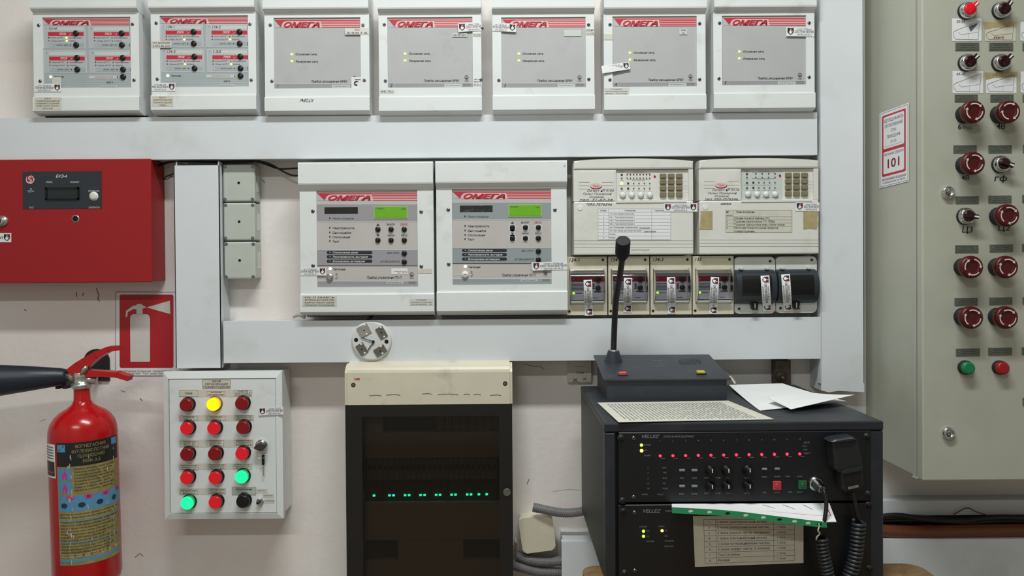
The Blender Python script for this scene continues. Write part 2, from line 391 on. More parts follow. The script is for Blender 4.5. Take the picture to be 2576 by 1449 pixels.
trunk('low white trunking passing behind the black rack', 1413, 1358, 2900, 1470, .09)
trunk('narrow white trunking along the wall under the grey control cabinet', 1900, 1259, 2900, 1296, .05)

# ================================================================== seal stickers
SEAL = ('www.112.dp.ua', 'СИСТЕМИ БЕЗПЕКИ', '(067,073) 567-22-12')
def shield(dc, a, b, s, flip=False):
    f = (lambda x: 1-x) if flip else (lambda x: x)
    dc.poly([(a+s*f(x), b+s*y) for x, y in ((0, 0), (.5, .04), (1, 0), (1, .68), (.8, .92), (.5, 1.12), (.2, .92), (0, .68))], 'ink', 2)
    dc.poly([(a+s*f(x), b+s*y) for x, y in ((.56, .04), (.98, .02), (.98, .62), (.7, .5))], 'red_dark', 3)
    dc.poly([(a+s*f(x), b+s*y) for x, y in ((.52, .12), (.62, .3), (.56, .48), (.66, .56), (.76, .48), (.8, .66), (.68, .86), (.5, .98), (.32, .88), (.24, .68), (.34, .5), (.46, .36))], 'white_print', 4)
def seal(parent, u, v, w, h, rot, d, txt=SEAL, sh='L', mat='paper', tw=None, base=True):
    c_, s_ = math.cos(R_(rot)), math.sin(R_(rot))
    def fn(a, b):
        a -= w/2; b -= h/2; uu, vv = u + a*c_ - b*s_, v + a*s_ + b*c_
        return P(uu, vv, d(vv) if callable(d) else d)
    dc = Dec(fn, base=.0007); n = 14 if callable(d) else 2
    if base:
        for k in range(n): dc.rect(w*k/n, 0, w*(k+1)/n, h, mat, 0)
    s = h*.68; a0, a1 = (s*1.35 if sh in 'LB' else 1), (w - s*1.35 if sh in 'RB' else w-1)
    if sh in 'LB': shield(dc, s*.2, h*.1, s)
    if sh in 'RB': shield(dc, w-s*1.2, h*.1, s)
    am = (a0+a1)/2
    for t, y, hh, mt, f in ((txt[0], .2, .17, 'pencil', .72), (txt[1], .5, .26, 'ink', .98), (txt[2], .82, .17, 'pencil', .72)):
        if t: dc.text(t, am, h*y, h*hh, mt, 2, w=(a1-a0)*f)
    return dc.build('seal_sticker', parent, 'white seal sticker with black shield')

# ================================================================== boxes with raised covers at top and bottom
def logo(dc, x0, x1, y0, y1, text=True):
    X = lambda a: x0 + a/990*(x1-x0)
    Y = lambda b: y0 + b/96*(y1-y0)
    dc.rect(X(0), Y(0), X(990), Y(6), 'red_pale', 1)
    dc.rect(X(8), Y(6), X(990), Y(20), 'red_print', 1); dc.rect(X(120), Y(20), X(990), Y(96), 'red_pale', 1)
    for a, b in ((27, 38), (47, 58), (68, 79), (88, 96)): dc.poly([(X(530+a*.25), Y(a)), (X(990), Y(a)), (X(990), Y(b)), (X(530+b*.25), Y(b))], 'red_print', 2)
    dc.rect(X(0), Y(20), X(120), Y(96), 'quad_light', 1)
    dc.poly([(X(2), Y(6)), (X(150), Y(6)), (X(150), Y(20)), (X(112), Y(26)), (X(92), Y(48)), (X(74), Y(94))], 'red_print', 3)
    dc.poly([(X(118), Y(30)), (X(150), Y(22)), (X(170), Y(22)), (X(510), Y(22)), (X(532), Y(98)), (X(92), Y(98)), (X(100), Y(55))], 'red_pale', 2)
    h = Y(92)-Y(40)
    dc.text('ОМЕГА', X(318), Y(69), h, 'red_dark', 4, it=.35, bold=.035, w=X(415)-X(0)); dc.text('ОМЕГА', X(312), Y(64), h, 'red_print', 5, it=.35, bold=.03, w=X(405)-X(0))
DM = .085
def cover_box(name, label, group, uL, uR, vt, vs, vp, vl, vb, vc, plate, deep=DM, cat='control panel', top=True, mat='white'):
    """uL..uR face; vt top, vs lower edge of the raised top cover, vp panel top, vl lower cover line, vb its lower edge, vc underside"""
    x0, x1, z0, z1 = rect(uL, vp, uR, vl, deep)
    zt, zs, zp = P((uL+uR)/2, vt, deep+.012).z, P((uL+uR)/2, vs, deep+.012).z, P((uL+uR)/2, vp, deep).z
    zl, zb, zc = P((uL+uR)/2, vl, deep+.004).z, P((uL+uR)/2, vb, deep+.004).z, P((uL+uR)/2, vc, deep-.024).z
    t = thing(name, label, cat, ((x0+x1)/2, 0, zc), group)
    MB().box(x0+.003, x1-.003, -deep+.022, 0, zc+.003, zt-.004, mat, .003).build('back_box', t)
    MB().box(x0+.006, x1-.006, -deep+.034, -.012, zc-.003, zc+.003, 'black_matte').build('bottom_vent', t)
    MB().exx([(-deep-.012, zt-.003), (-deep-.009, zt), (-deep+.03, zt), (-deep+.03, zp), (-deep, zp), (-deep-.003, zp+.0015), (-deep-.011, zs-.003), (-deep-.012, zs)], x0-.0005, x1+.0005, mat).build('top_cover', t)
    MB().exx([(-deep-.004, zl-.001), (-deep-.003, zl+.0006), (-deep+.03, zl), (-deep+.03, zc), (-deep+.022, zc), (-deep-.001, zb-.003), (-deep-.004, zb)], x0-.0005, x1+.0005, mat).build('bottom_cover', t)
    q = plate; pu0, pu1 = (q[0][0]+q[3][0])/2, (q[1][0]+q[2][0])/2; pv0, pv1 = (q[0][1]+q[1][1])/2, (q[2][1]+q[3][1])/2
    a0, a1, c0, c1 = rect(pu0, pv0, pu1, pv1, deep)
    f = MB(); y0, y1 = -deep, -deep+.02
    f.box(x0, a0, y0, y1, zl, zp, mat).box(a1, x1, y0, y1, zl, zp, mat).box(a0, a1, y0, y1, c1, zp, mat).box(a0, a1, y0, y1, zl, c0, mat)
    f.build('front_panel', t)
    return t, (a0, a1, c0, c1)
UP = 'row of white alarm boxes above the trunking'
def quadof(u0, v0, u1, v1, lean=0): return [(u0, v0), (u1-lean, v0), (u1, v1), (u0+lean, v1)]
SC = lambda o, pts, s=.2139: [(o+a*s, b*s) for a, b in pts]
BOX = [  # label, uL, uR, vs, vp, vl, vb, vc, plate(u0,v0,u1,v1), lean, screws
 ('white alarm box with red start bars and the handwritten word kitchen', 84, 350, 17, 31, 244, 278, 291, (105, 43, 331, 221), 5, SC(60, [(175,298),(1278,285),(193,955),(1297,943)])),
 ('white alarm box with red start bars and handwritten zones 134-1 to 135', 380, 644, 15, 29, 239.5, 275, 292, (401, 39, 626, 218.5), 3, SC(360, [(155,272),(1257,285),(168,930),(1272,942)])),
 ('white expansion box with grey plate marked 1 and upside-down handwriting below', 666, 929, 18, 33, 244, 278, 293, (687, 44, 909, 222), 4, SC(640, [(187,295),(1277,297),(207,955),(1292,945)])),
 ('white expansion box with grey plate marked 2', 953, 1211, 18, 32, 243, 278, 294, (974, 43, 1190, 220), 2, SC(930, [(172,290),(1322,335),(185,952),(1310,940)])),
 ('white expansion box with seal sticker over its logo, plate marked 3', 1239, 1495, 17, 32.5, 240, 275, 292, (1261, 43, 1474, 220), 1, SC(1210, [(1265,292),(210,945),(1268,933)])),
 ('white expansion box with drooping seal sticker, plate marked 4', 1519, 1775, 17, 31.7, 238.5, 275, 290, (1541, 40.6, 1753, 218), 0, SC(1490, [(208,290),(1262,278),(207,940),(1262,935)])),
 ('white expansion box with grey plate marked 5 beside upright trunking', 1794.6, 2049, 14, 28, 234, 271, 285, (1816.6, 39, 2028, 213.6), 0, SC(1770, [(187,272),(1240,270),(180,925),(1240,908)], .214)),
]
UB = []
for i, (lb, uL, uR, vs, vp, vl, vb, vc, pl, lean, scr) in enumerate(BOX):
    q = quadof(*pl, lean)
    t, (a0, a1, c0, c1) = cover_box('alarm_panel', lb, UP, uL, uR, -38, vs, vp, vl, vb, vc, q)
    pm = 'plate_blue' if i < 2 else 'plate_grey'
    fp = MB().box(a0, a1, -DM+.003, -DM+.006, c0, c1, pm).build('faceplate', t)
    for u, v in scr: screw(t, P(u, v, DM), DM)
    UB.append((t, fp, q)); dp = DM-.003
    if i >= 2:                                                     # expansion boxes: two lamps and a title
        f = bil(q, 205, 200, 1218, 1030, dp); dc = Dec(f)
        logo(dc, 218, 1216, 222, 318)
        dc.text('Основная сеть', 458, 631, 22, 'ink', 1, 'L', .25, .008, w=250); dc.text('Резервная сеть', 458, 717, 22, 'ink', 1, 'L', .25, .008, w=262)
        dc.text('Прибор расширения БРВУ', 632, 950, 24, 'ink', 1, 'L', .25, .008, w=428)
        dc.rect(205, 980, 1218, 1030, 'band_grey', 0).rect(205, 977, 1218, 981, 'line_light', 1)
        dc.rect(878, 990, 1085, 1024, 'strip_light', 1).text('Зав. № 0008 Январь 2014', 982, 1007, 10, 'ink', 2, w=180)
        dc.text('ДНЕПРОПЕТРОВСК', 1145, 994, 9, 'ink', 1, w=90); dc.text('ДНІПРО УКРАЇНА', 1145, 1012, 9, 'ink', 1, w=86)
        dc.ring(1142, 912, 20, 24, 'ink', 1).line([(1142, 894), (1142, 926)], 4, 'ink').line([(1124, 912), (1142, 928), (1160, 912)], 4, 'ink').line([(1130, 920), (1154, 920)], 3, 'ink')
        dc.frame(1120, 942, 1166, 962, 2, 'ink').text('24', 1143, 952, 10, 'ink', 1)
        dc.text(str(i-1), 245, 1006, 34, 'ink', 2, it=.2)
        if i in (3, 5, 6): dc.text('Вар. 5%  гл. вкл.', 300, 1008, 18, 'band_mauve', 1, 'L', .3, w=240)
        dc.build('printed_markings', fp)
        for b in (632, 713): led(t, f(413, b), .0024, 'led_yel')
    else:                                                          # start modules: four zones each
        f = bil(q, 195, 185, 1243, 1022, dp); dc = Dec(f)
        logo(dc, 205, 1240, 204, 278)
        zones = [['Кухня', '', '', ''], ['134-1', '134-2', '134-3', '135']][i]
        for k in range(4):
            ox, oy = 545*(k % 2), 290*(k//2); ox += 5*(k//2)
            e = 1238 if k % 2 else 712+ox
            dc.rect(205+ox, 290+oy, e, 556+oy, 'quad_light', 0).frame(205+ox, 290+oy, e, 556+oy, 4, 'line_light', 1)
            dc.rect(265+ox, 304+oy, min(692+ox, 1236), 345+oy, 'strip_light', 1).text('1234'[k], 238+ox, 318+oy, 14, 'ink', 1)
            if zones[k]: dc.text(zones[k], 275+ox, 320+oy, 30, 'ink', 2, 'L', .25, w=100)
            dc.rect(266+ox, 362+oy, min(690+ox, 1238), 408+oy, 'red_print', 1).text('ПУСК', 442+ox, 384+oy, 24, 'white_print', 2, it=.3, bold=.02, w=86)
            dc.poly([(512+ox, 366+oy), (545+ox, 384+oy), (515+ox, 402+oy), (524+ox, 384+oy)], 'red_pale', 2).disc(526+ox, 381+oy, 7, 'ink', 3)
            for s_, a, b, w_ in (('Откл.АСПТ', 295, 431, 152), ('Блокировка', 508, 431, 156), ('Отказ АСПТ', 300, 468, 162), ('Норма', 508, 467, 84)):
                dc.text(s_, a+ox, b+oy, 15, 'ink', 1, 'L', .25, .004, w=w_)
            dc.rect(272+ox, 495+oy, 690+ox if k % 2 == 0 else 1238, 542+oy, 'plate_blue', 1).text('РУЧН / АВТ', 365+ox, 518+oy, 16, 'ink', 2, 'L', .2, .006, w=138)
            dc.disc(292+ox, 520+oy, 7, 'strip_light', 2).disc(527+ox, 517+oy, 8, 'line_dark', 2)
        dc.rect(738, 878, 1060, 914, 'strip_light', 1).poly([(1060, 870), (1104, 896), (1060, 922)], 'strip_light', 1)
        dc.text('ПОДТВЕРЖДЕНИЕ ПУСКА', 912, 895, 13, 'red_print', 2, it=.25, w=225).disc(1078, 896, 8, 'ink', 2)
        dc.text('Питание', 322, 892, 18, 'ink', 1, 'L', .25, .006, w=118).text('БДУ 4', 985, 956, 17, 'ink', 2, it=.25, bold=.01, w=76)
        for k in range(34): dc.rect(228+k*29, 952, 242+k*29, 956, 'line_light', 1)
        dc.rect(195, 972, 1243, 976, 'line_light', 1).rect(878, 990, 1072, 1014, 'strip_light', 1).text('Зав. № 0003 Декабрь 2014', 972, 1002, 9, 'ink', 2, w=180)
        dc.build('printed_markings', fp)
        for k in range(4):
            ox, oy = 545*(k % 2) + 5*(k//2), 290*(k//2)
            for b in (378, 516): dome_button(t, f(600+ox, b+oy), .0066, .004)
            for a, b, lit in ((275, 428, 0), (484, 430, i == 0 and k == 0), (276, 463, 0), (486, 467, (i == 1) or k == 0)):
                m_ = ('led_amber' if b == 430 else 'led_yel') if lit else ('led_off' if b == 428 else 'led_off_grey')
                led(t, f(a+ox, b+oy), .0022 if lit else .0014, m_)
        dome_button(t, f(1148, 893), .0066, .004); led(t, f(282, 892), .003, 'led_white')
# stickers, paper slips and handwriting on the row
def slip(parent, u0, v0, u1, v1, d, mat='tape', lines=(), name='paper_label', label=None, ink='ink', edge=None, rot=0, h=None, it=0):
    dc = Dec(lambda a, b: P(u0 + a*math.cos(R_(rot)) - b*math.sin(R_(rot)), v0 + a*math.sin(R_(rot)) + b*math.cos(R_(rot)), d), base=.0005); w, hh = u1-u0, v1-v0
    dc.rect(0, 0, w, hh, mat, 0)
    if edge: dc.frame(0, 0, w, hh, .7, edge, 1)
    n = len(lines)
    for k, s in enumerate(lines):
        ww = None
        if isinstance(s, tuple): s, ww = s
        dc.text(s, w/2, hh*(k+.5)/n, h or hh/n*.5, ink, 2, w=ww or w*.86, it=it)
    return dc.build(name, parent, label)
DB = DM+.004
t1, t2, t3, t4, t5, t6, t7 = [x[0] for x in UB]
slip(t1, 87, 245, 155, 276, DB, 'tape', [('БДУ-4', 16), 'ПОРОШКОВОЕ', 'ПОЖАРОТУШЕНИЕ', 'КАФЕ «СЕЛИ-СЪЕЛИ»', ('КУХНЯ', 24)], ink='pencil')
slip(t2, 382, 242, 436, 268, DB, 'tape', [('БДУ-4', 15), 'АЭРОЗОЛЬНОЕ', 'ПОЖАРОТУШЕНИЕ', ('ГРВЩ', 18)], ink='pencil')
seal(t1, 121, 221, 66, 20, 0, DM+.0005, ('ww.112.dp.ua', 'ТЕМИ БЕЗПЕКИ', '067,073) 567-22-12'), 'R')
slip(t1, 131, 194, 155, 212, DM-.002, 'clear_tape', name='tape_strip')
seal(t2, 412, 219, 60, 20, 0, DM+.0005, ('112.dp.ua', 'МИ БЕЗПЕКИ', '073) 567-22-12'), 'R')
slip(t2, 381, 104, 432, 120, DM+.0003, 'clear_tape', ['ЧП БАРЬЕР', '9 376 80 (60)'], name='tape_strip', ink='pencil')
slip(t3, 868, 71, 929, 87, DM+.0003, 'clear_tape', [('ЗАО', 12), '53016'], name='tape_strip', ink='pencil')
slip(t3, 884, 194, 909, 222, DM-.002, 'paper', name='torn_seal'); 
dc = Dec(cm(640, 0, .2139, DM-.002), base=.0012); dc.ring(1200, 980, 14, 28, 'ink', 2, 60, 300).line([(1180, 935), (1250, 935)], 6, 'pencil').line([(1190, 958), (1225, 958)], 7, 'ink'); dc.build('torn_seal', t3)
dc = Dec(cm(640, 0, .2139, DB)); dc.text('АТОРЫ', 617, 1180, 34, 'ink', 1, w=165, rot=180, it=.2); dc.build('handwriting', t3, 'handwritten word upside down')
seal(t4, 1182, 68, 60, 22, -4, DM+.0006, ('www.112.dp', 'СИСТЕМИ БЕ', '(067,073) 567-2'), 'L')
slip(t4, 1138, 83, 1175, 93, DM-.002, 'strip_light', ['тел. 067 634 4'], name='tape_strip'); slip(t4, 1190, 84, 1210, 92, DM+.0003, 'clear_tape', ['76 19 87'], name='tape_strip', ink='pencil')
slip(t4, 1191, 196, 1212, 216, DM+.0003, 'paper', ['dp.ua', 'БЕЗПЕ', '567-22-12'], name='torn_seal'); slip(t4, 956, 226, 992, 234, DM+.0003, 'clear_tape', ['44 81 - 176, г.'], name='tape_strip')
seal(t5, 1269, 69, 60, 21, 3, DM+.0006, ('w.112.dp.ua', 'ЕМИ БЕЗПЕКИ', ',073) 567-22-12'), 'R')
slip(t5, 1419, 75, 1462, 91, DM-.002, 'strip_light', name='tape_strip'); slip(t5, 1474, 73, 1495, 88, DM+.0003, 'clear_tape', ['ОР', '— 170'], name='tape_strip', ink='pencil')
seal(t6, 1549, 170, 71, 19, -9, lambda v: DM+.002+max(0, (v-176))*.0003, ('www.112.dp.ua', 'СТЕМИ БЕЗПЕКИ', '(067,073) 567-22-12'), 'R')
slip(t6, 1519, 86, 1541, 100, DM+.0003, 'tape', name='tape_strip'); slip(t6, 1709, 72, 1729, 87, DM-.002, 'strip_light', [('пожар', 12), ('тел.', 8)], name='tape_strip')
slip(t6, 1519, 222, 1582, 238, DM+.0003, 'clear_tape', [('ЧП "БАРЬЕР"', 30), 'монтаж охранная автоматика', '634 44 81 - 176 19 87 (60)'], name='tape_strip', ink='pencil')
seal(t7, 2013, 80, 71, 23, 1, DM+.0006, ('www.112.dp.ua', 'СИСТЕМИ БЕЗПЕК', '(067,073) 567-22-12'), 'L')
# ================================================================== red cabinet
x0, x1, z0, z1 = rect(-190, 401, 379, 712, .078)
t = thing('control_cabinet', 'red steel cabinet with dark display strip and round lock', 'cabinet', ((x0+x1)/2, 0, z0))
MB().box(x0, x1, -.070, 0, z0+.002, z1-.001, 'red_paint', .002).build('body', t)
DR = .078
door = MB().box(x0, x1+.0015, -DR, -.071, z0, z1, 'red_paint', .0015).build('door', t)
f = cm(0, 380, .4004, DR)
pl = MB().pbox(57, 431, 255, 525, DR-.002, DR+.001, 'slate').build('display_plate', t)
dc = Dec(cm(0, 380, .4004, DR+.001))
dc.text('БУЗ-4', 387, 158, 17, 'white_print', 1, it=.3, bold=.01, w=70)
for s, a, b, w in (('НЕИС.', 311, 195, 42), ('ПОЖАР', 470, 195, 56), ('СЕТЬ', 195, 253, 40), ('ОТКРЫТЬ', 591, 252, 72), ('АУЗ', 197, 356, 28), ('ЗАКРЫТЬ', 593, 355, 72)):
    dc.text(s, a, b, 11, 'strip_light', 1, w=w)
dc.disc(190, 179, 29, 'red_pale', 1, seg=5).disc(190, 179, 26, 'red_print', 2, seg=16)
for k, (cx_, cy_, w0, w1) in enumerate(((190, 170, 90, 330), (190, 188, -90, 150))): dc.ring(cx_, cy_, 6, 11, 'white_print', 3, w0, w1)
dc.ring(190, 179, 22, 26, 'white_print', 3, -60, 200)
dc.disc(195, 238, 4, 'white_print', 1).build('printed_markings', pl)
lc = MB(); x_ = rect(0+287*.4004, 380+228*.4004, 0+498*.4004, 380+306*.4004, DR+.001)
for a in ((x_[0], x_[0]+.004, x_[2], x_[3]), (x_[1]-.004, x_[1], x_[2], x_[3]), (x_[0], x_[1], x_[3]-.004, x_[3]), (x_[0], x_[1], x_[2], x_[2]+.004)): lc.box(a[0], a[1], -DR-.004, -DR-.001, a[2], a[3], 'black_pl')
lc.box(*x_[:2], -DR-.002, -DR-.0012, *x_[2:], 'lcd_dark'); lc.build('lcd_window', t)
dome_button(t, f(591, 284)+FWD*.001, .0085, .004, 'cream', 'push_button', ring='white_print')
p = f(474, 425); MB().lathe(p, FWD, [(.009, -.001), (.009, .0006), (.0075, .0008)], 'steel', 18).lathe(p+FWD*.0002, FWD, [(.0068, 0), (.0068, .001)], 'hole', 18).build('keyhole', t)
p = P(8, 556, DR); m = MB().lathe(p, FWD, [(.0125, -.001), (.0125, .004), (.011, .006), (.0085, .0062), (.0085, .010), (.007, .011)], 'steel', 24).box(p.x-.001, p.x+.001, p.y-.0115, p.y-.010, p.z-.005, p.z+.005, 'hole'); m.build('lock', t)
seal(t, -6, 598, 70, 23, 0, DR+.0005, ('', 'БЕЗПЕКИ', ''), 'R')

# ================================================================== grey junction boxes
JG = 'stack of three grey junction boxes'
for (u0, v0, u1, v1), lb in (((560, 413, 641, 507), 'pale grey junction box at the top of the stack, cables entering above'), ((561.5, 510, 641.5, 605), 'pale grey junction box in the middle of the stack of three'), ((563, 608, 643, 702), 'pale grey junction box at the bottom of the stack of three')):
    x0, x1, z0, z1 = rect(u0, v0, u1, v1, .048)
    t = thing('junction_box', lb, 'junction box', ((x0+x1)/2, 0, z0), JG)
    MB().box(x0+.001, x1-.001, -.033, 0, z0+.001, z1-.001, 'jgrey', .003, 2).build('body', t)
    MB().box(x0, x1, -.048, -.034, z0, z1, 'jgrey', .004, 2).build('lid', t)
    for a in (u0+6, u1-6):
        for b in (v0+6, v1-6):
            p = P(a, b, .048); MB().lathe(p, FWD, [(.0042, -.001), (.0042, .0004), (.0034, .0006)], 'led_off_grey', 12).lathe(p+FWD*.0006, FWD, [(.0028, -.0005), (.0028, .0003)], 'screw', 10).build('screw', t)
    p = P((u0+u1)/2, (v0+v1)/2, .048); MB().lathe(p, FWD, [(.0032, -.001), (.0032, .0005)], 'hole', 12).build('centre_hole', t)
    y = P(u1, (v0+v1)/2, .03); MB().box(x1-.0015, x1-.0004, -.030, -.010, (z0+z1)/2-.02, (z0+z1)/2+.02, 'offwhite').build('side_label', t)

# ================================================================== display control panels
PG = 'pair of white control panels with green displays'
def display_panel(label, uL, uR, vt, vs, vp, vl, vb, vc, pq, worn, scr):
    q = quadof(*pq)
    t, (a0, a1, c0, c1) = cover_box('display_panel', label, PG, uL, uR, vt, vs, vp, vl, vb, vc, q, deep=.088)
    dp = .085; fp = MB().box(a0, a1, -dp, -dp+.003, c0, c1, 'plate_warm').build('faceplate', t)
    f = bil(q, 188, 325, 1022, 1125, dp); dc = Dec(f); bd = 'band_blue' if worn else 'band_mauve'
    logo(dc, 190, 1022, 345, 408)
    dc.rect(188, 437, 1022, 583, bd, 0).rect(188, 815, 1022, 946, bd, 0).rect(188, 1075, 1022, 1125, bd, 0)
    for y, mt in ((436, 'line_light'), (582, 'line_light'), (814, 'line_light'), (947, 'line_dark'), (1074, 'line_light')): dc.rect(188, y, 1022, y+4, mt, 1)
    for s, b, w in (('Много пожаров', 558, 175), ('Неисправность', 637, 182), ('Сист.ошибка', 675, 154), ('Отключения', 712, 148), ('Тест', 748, 57)): dc.text(s, 318, b, 17, 'ink', 1, 'L', .25, .006, w=w)
    for s, a, b, w, mt in (('ВЫБОР', 800, 607, 68, 'ink'), ('СБРОС', 910, 607, 62, 'red_print'), ('МЕНЮ', 803, 698, 58, 'ink'), ('ВВОД', 912, 697, 52, 'ink'), ('ЗВУК ОТКЛ.', 820, 844, 102, 'ink'), ('АКТИВАЦИЯ РЕЛЕ', 794, 915, 164, 'ink')): dc.text(s, a, b, 15, mt, 1, it=.2, bold=.008, w=w)
    dc.poly([(694, 598), (708, 617), (680, 617)], 'ink', 1).poly([(694, 707), (708, 690), (680, 690)], 'ink', 1)
    for b, s, w in ((840, 'Отключение реле', 208), (875, 'Неисправность выходов', 290), (912, 'Блокировка активации', 268)):
        dc.rrect(270, b-14, 648, b+13, 13, 'ink', 1).text(s, 320, b, 15, 'white_print', 2, 'L', .25, .006, w=w).disc(298, b-2, 5, 'band_mauve', 2)
    dc.text('Питание', 320, 978, 16, 'ink', 1, 'L', .25, .004, w=105).text('Прибор управления ПУ-П', 602, 1046, 19, 'ink', 1, 'L', .25, .004, w=288)
    dc.ring(973, 1021, 14, 17, 'ink', 1).line([(973, 1008), (973, 1032)], 3, 'ink').line([(960, 1020), (973, 1034), (986, 1020)], 3, 'ink').frame(957, 1040, 989, 1054, 2, 'ink')
    dc.frame(344, 1018, 357, 1030, 2, 'ink').ring(350, 1018, 5, 7, 'ink', 1, 180, 360).frame(344, 1048, 357, 1060, 2, 'ink').ring(359, 1048, 5, 7, 'ink', 1, 180, 360)
    dc.rect(765, 1080, 905, 1097, 'strip_light', 1).text('Зав. № 0006 Январь 2017', 835, 1088, 8, 'ink', 2, w=125)
    dc.text('ДНЕПРОПЕТРОВСК', 978, 1082, 7, 'ink', 1, w=62).text('ДНІПРО УКРАЇНА', 978, 1094, 7, 'ink', 1, w=58)
    if worn:
        for a, b in ((694, 647), (803, 647), (912, 647), (694, 737), (803, 737)): dc.disc(a, b+2, 33, 'line_light', 0)
        dc.rect(676, 650, 712, 760, 'line_light', 0).rect(188, 1042, 272, 1046, 'line_light', 1)
    else: dc.rect(805, 970, 940, 1020, 'paper', 1).text('пожарная сигнал.', 880, 995, 8, 'ink', 2, w=110).text('тел. 374 47', 895, 1008, 8, 'ink', 2, w=80)
    dc.build('printed_markings', fp)
    # displays
    m = MB(); A, B = f(252, 465), f(528, 517); m.box(A.x, B.x, -dp-.001, -dp+.001, B.z, A.z, 'lcd_worn' if worn else 'lcd_black')
    m.build('status_window', t)
    m = MB(); A, B = f(658, 457), f(941, 558); m.box(A.x, B.x, -dp-.0015, -dp+.001, B.z, A.z, 'lcd_frame')
    A, B = f(667, 464), f(932, 551); m.box(A.x, B.x, -dp-.002, -dp-.0012, B.z, A.z, 'lcd_green'); sd = m.build('lcd_screen', t)
    s2 = Dec(f, base=.0023); s2.text('ПОЖАР', 676, 476, 12, 'lcd_pix', 0, 'L').text('14:31', 926, 480, 14, 'lcd_pix', 0, 'R').build('screen_text', sd)
    for a, b in ((694, 647), (803, 647), (912, 647), (694, 737), (803, 737), (912, 737), (912, 845), (912, 917)): dome_button(t, f(a, b), .0062, .0045)
    for b in (553, 633, 670, 707, 742): led(t, f(296, b), .0016, 'led_off')
    led(t, f(299, 974), .0032, 'led_white')
    p = f(297, 1042); m = MB().lathe(p, FWD, [(.0082, -.001), (.0082, .004), (.007, .0055), (.0045, .0057), (.0045, .0064)], 'white_print' if worn else 'steel', 20)
    m.box(p.x-.0035, p.x+.0035, p.y-.0068, p.y-.006, p.z-.0008, p.z+.0008, 'led_off_grey'); m.build('key_switch', t)
    for u, v in scr: screw(t, P(u, v, .088), .088, .0036)
    return t
S_ = .3038
ta = display_panel('white control panel with clean buttons and paper label under its plate', 755, 1091, 407, 459.6, 478, 740, 784, 793, (797, 479, 1050.5, 722), False,
                   [(740+a*S_, 380+b*S_) for a, b in ((155, 498), (1052, 503), (157, 950), (1053, 955))])
tb = display_panel('white control panel with worn rings around its buttons', 1098, 1426, 404, 456, 471, 734, 781, 792, (1137.7, 475, 1387, 716), True,
                   [(1080+a*S_, 380+b*S_) for a, b in ((157, 486), (1040, 488), (160, 937))])
slip(ta, 761, 745, 847, 771, .092, 'paper_old', ['ПУ-П ОМЕГА', 'СПРИНКЛЕРНОЕ', 'ВОДЯНОЕ ПОЖАРОТУШЕНИЕ', 'ПОЖАРНАЯ СИГНАЛИЗАЦИЯ'], ink='ink', rot=0)
slip(ta, 1030, 752, 1090, 768, .092, 'clear_tape', [('ЧП "БАРЬЕР"', 27), 'монтаж охранная', 'тел. 067 634 44 81 - 176'], ink='pencil', name='tape_strip')
seal(ta, 789, 683, 64, 20, 0, .0886, ('w.112.dp.ua', 'ЕМИ БЕЗПЕК', '7,073) 567-22-12'), 'R')
slip(ta, 1052, 676, 1086, 687, .0884, 'tape', name='tape_strip')
seal(tb, 1383, 669, 88, 21, -2, .0886, ('www.112.dp.ua', 'СИСТЕМИ БЕЗПЕКИ', '(067,073) 567-22-12'), 'L'); slip(tb, 1336, 662, 1356, 678, .0862, 'clear_tape', name='tape_strip')
dc = Dec(cm(1080, 380, S_, .1)); dc.text('2', 1118, 122, 16, 'pencil', 1, it=.4); dc.build('handwriting', tb)

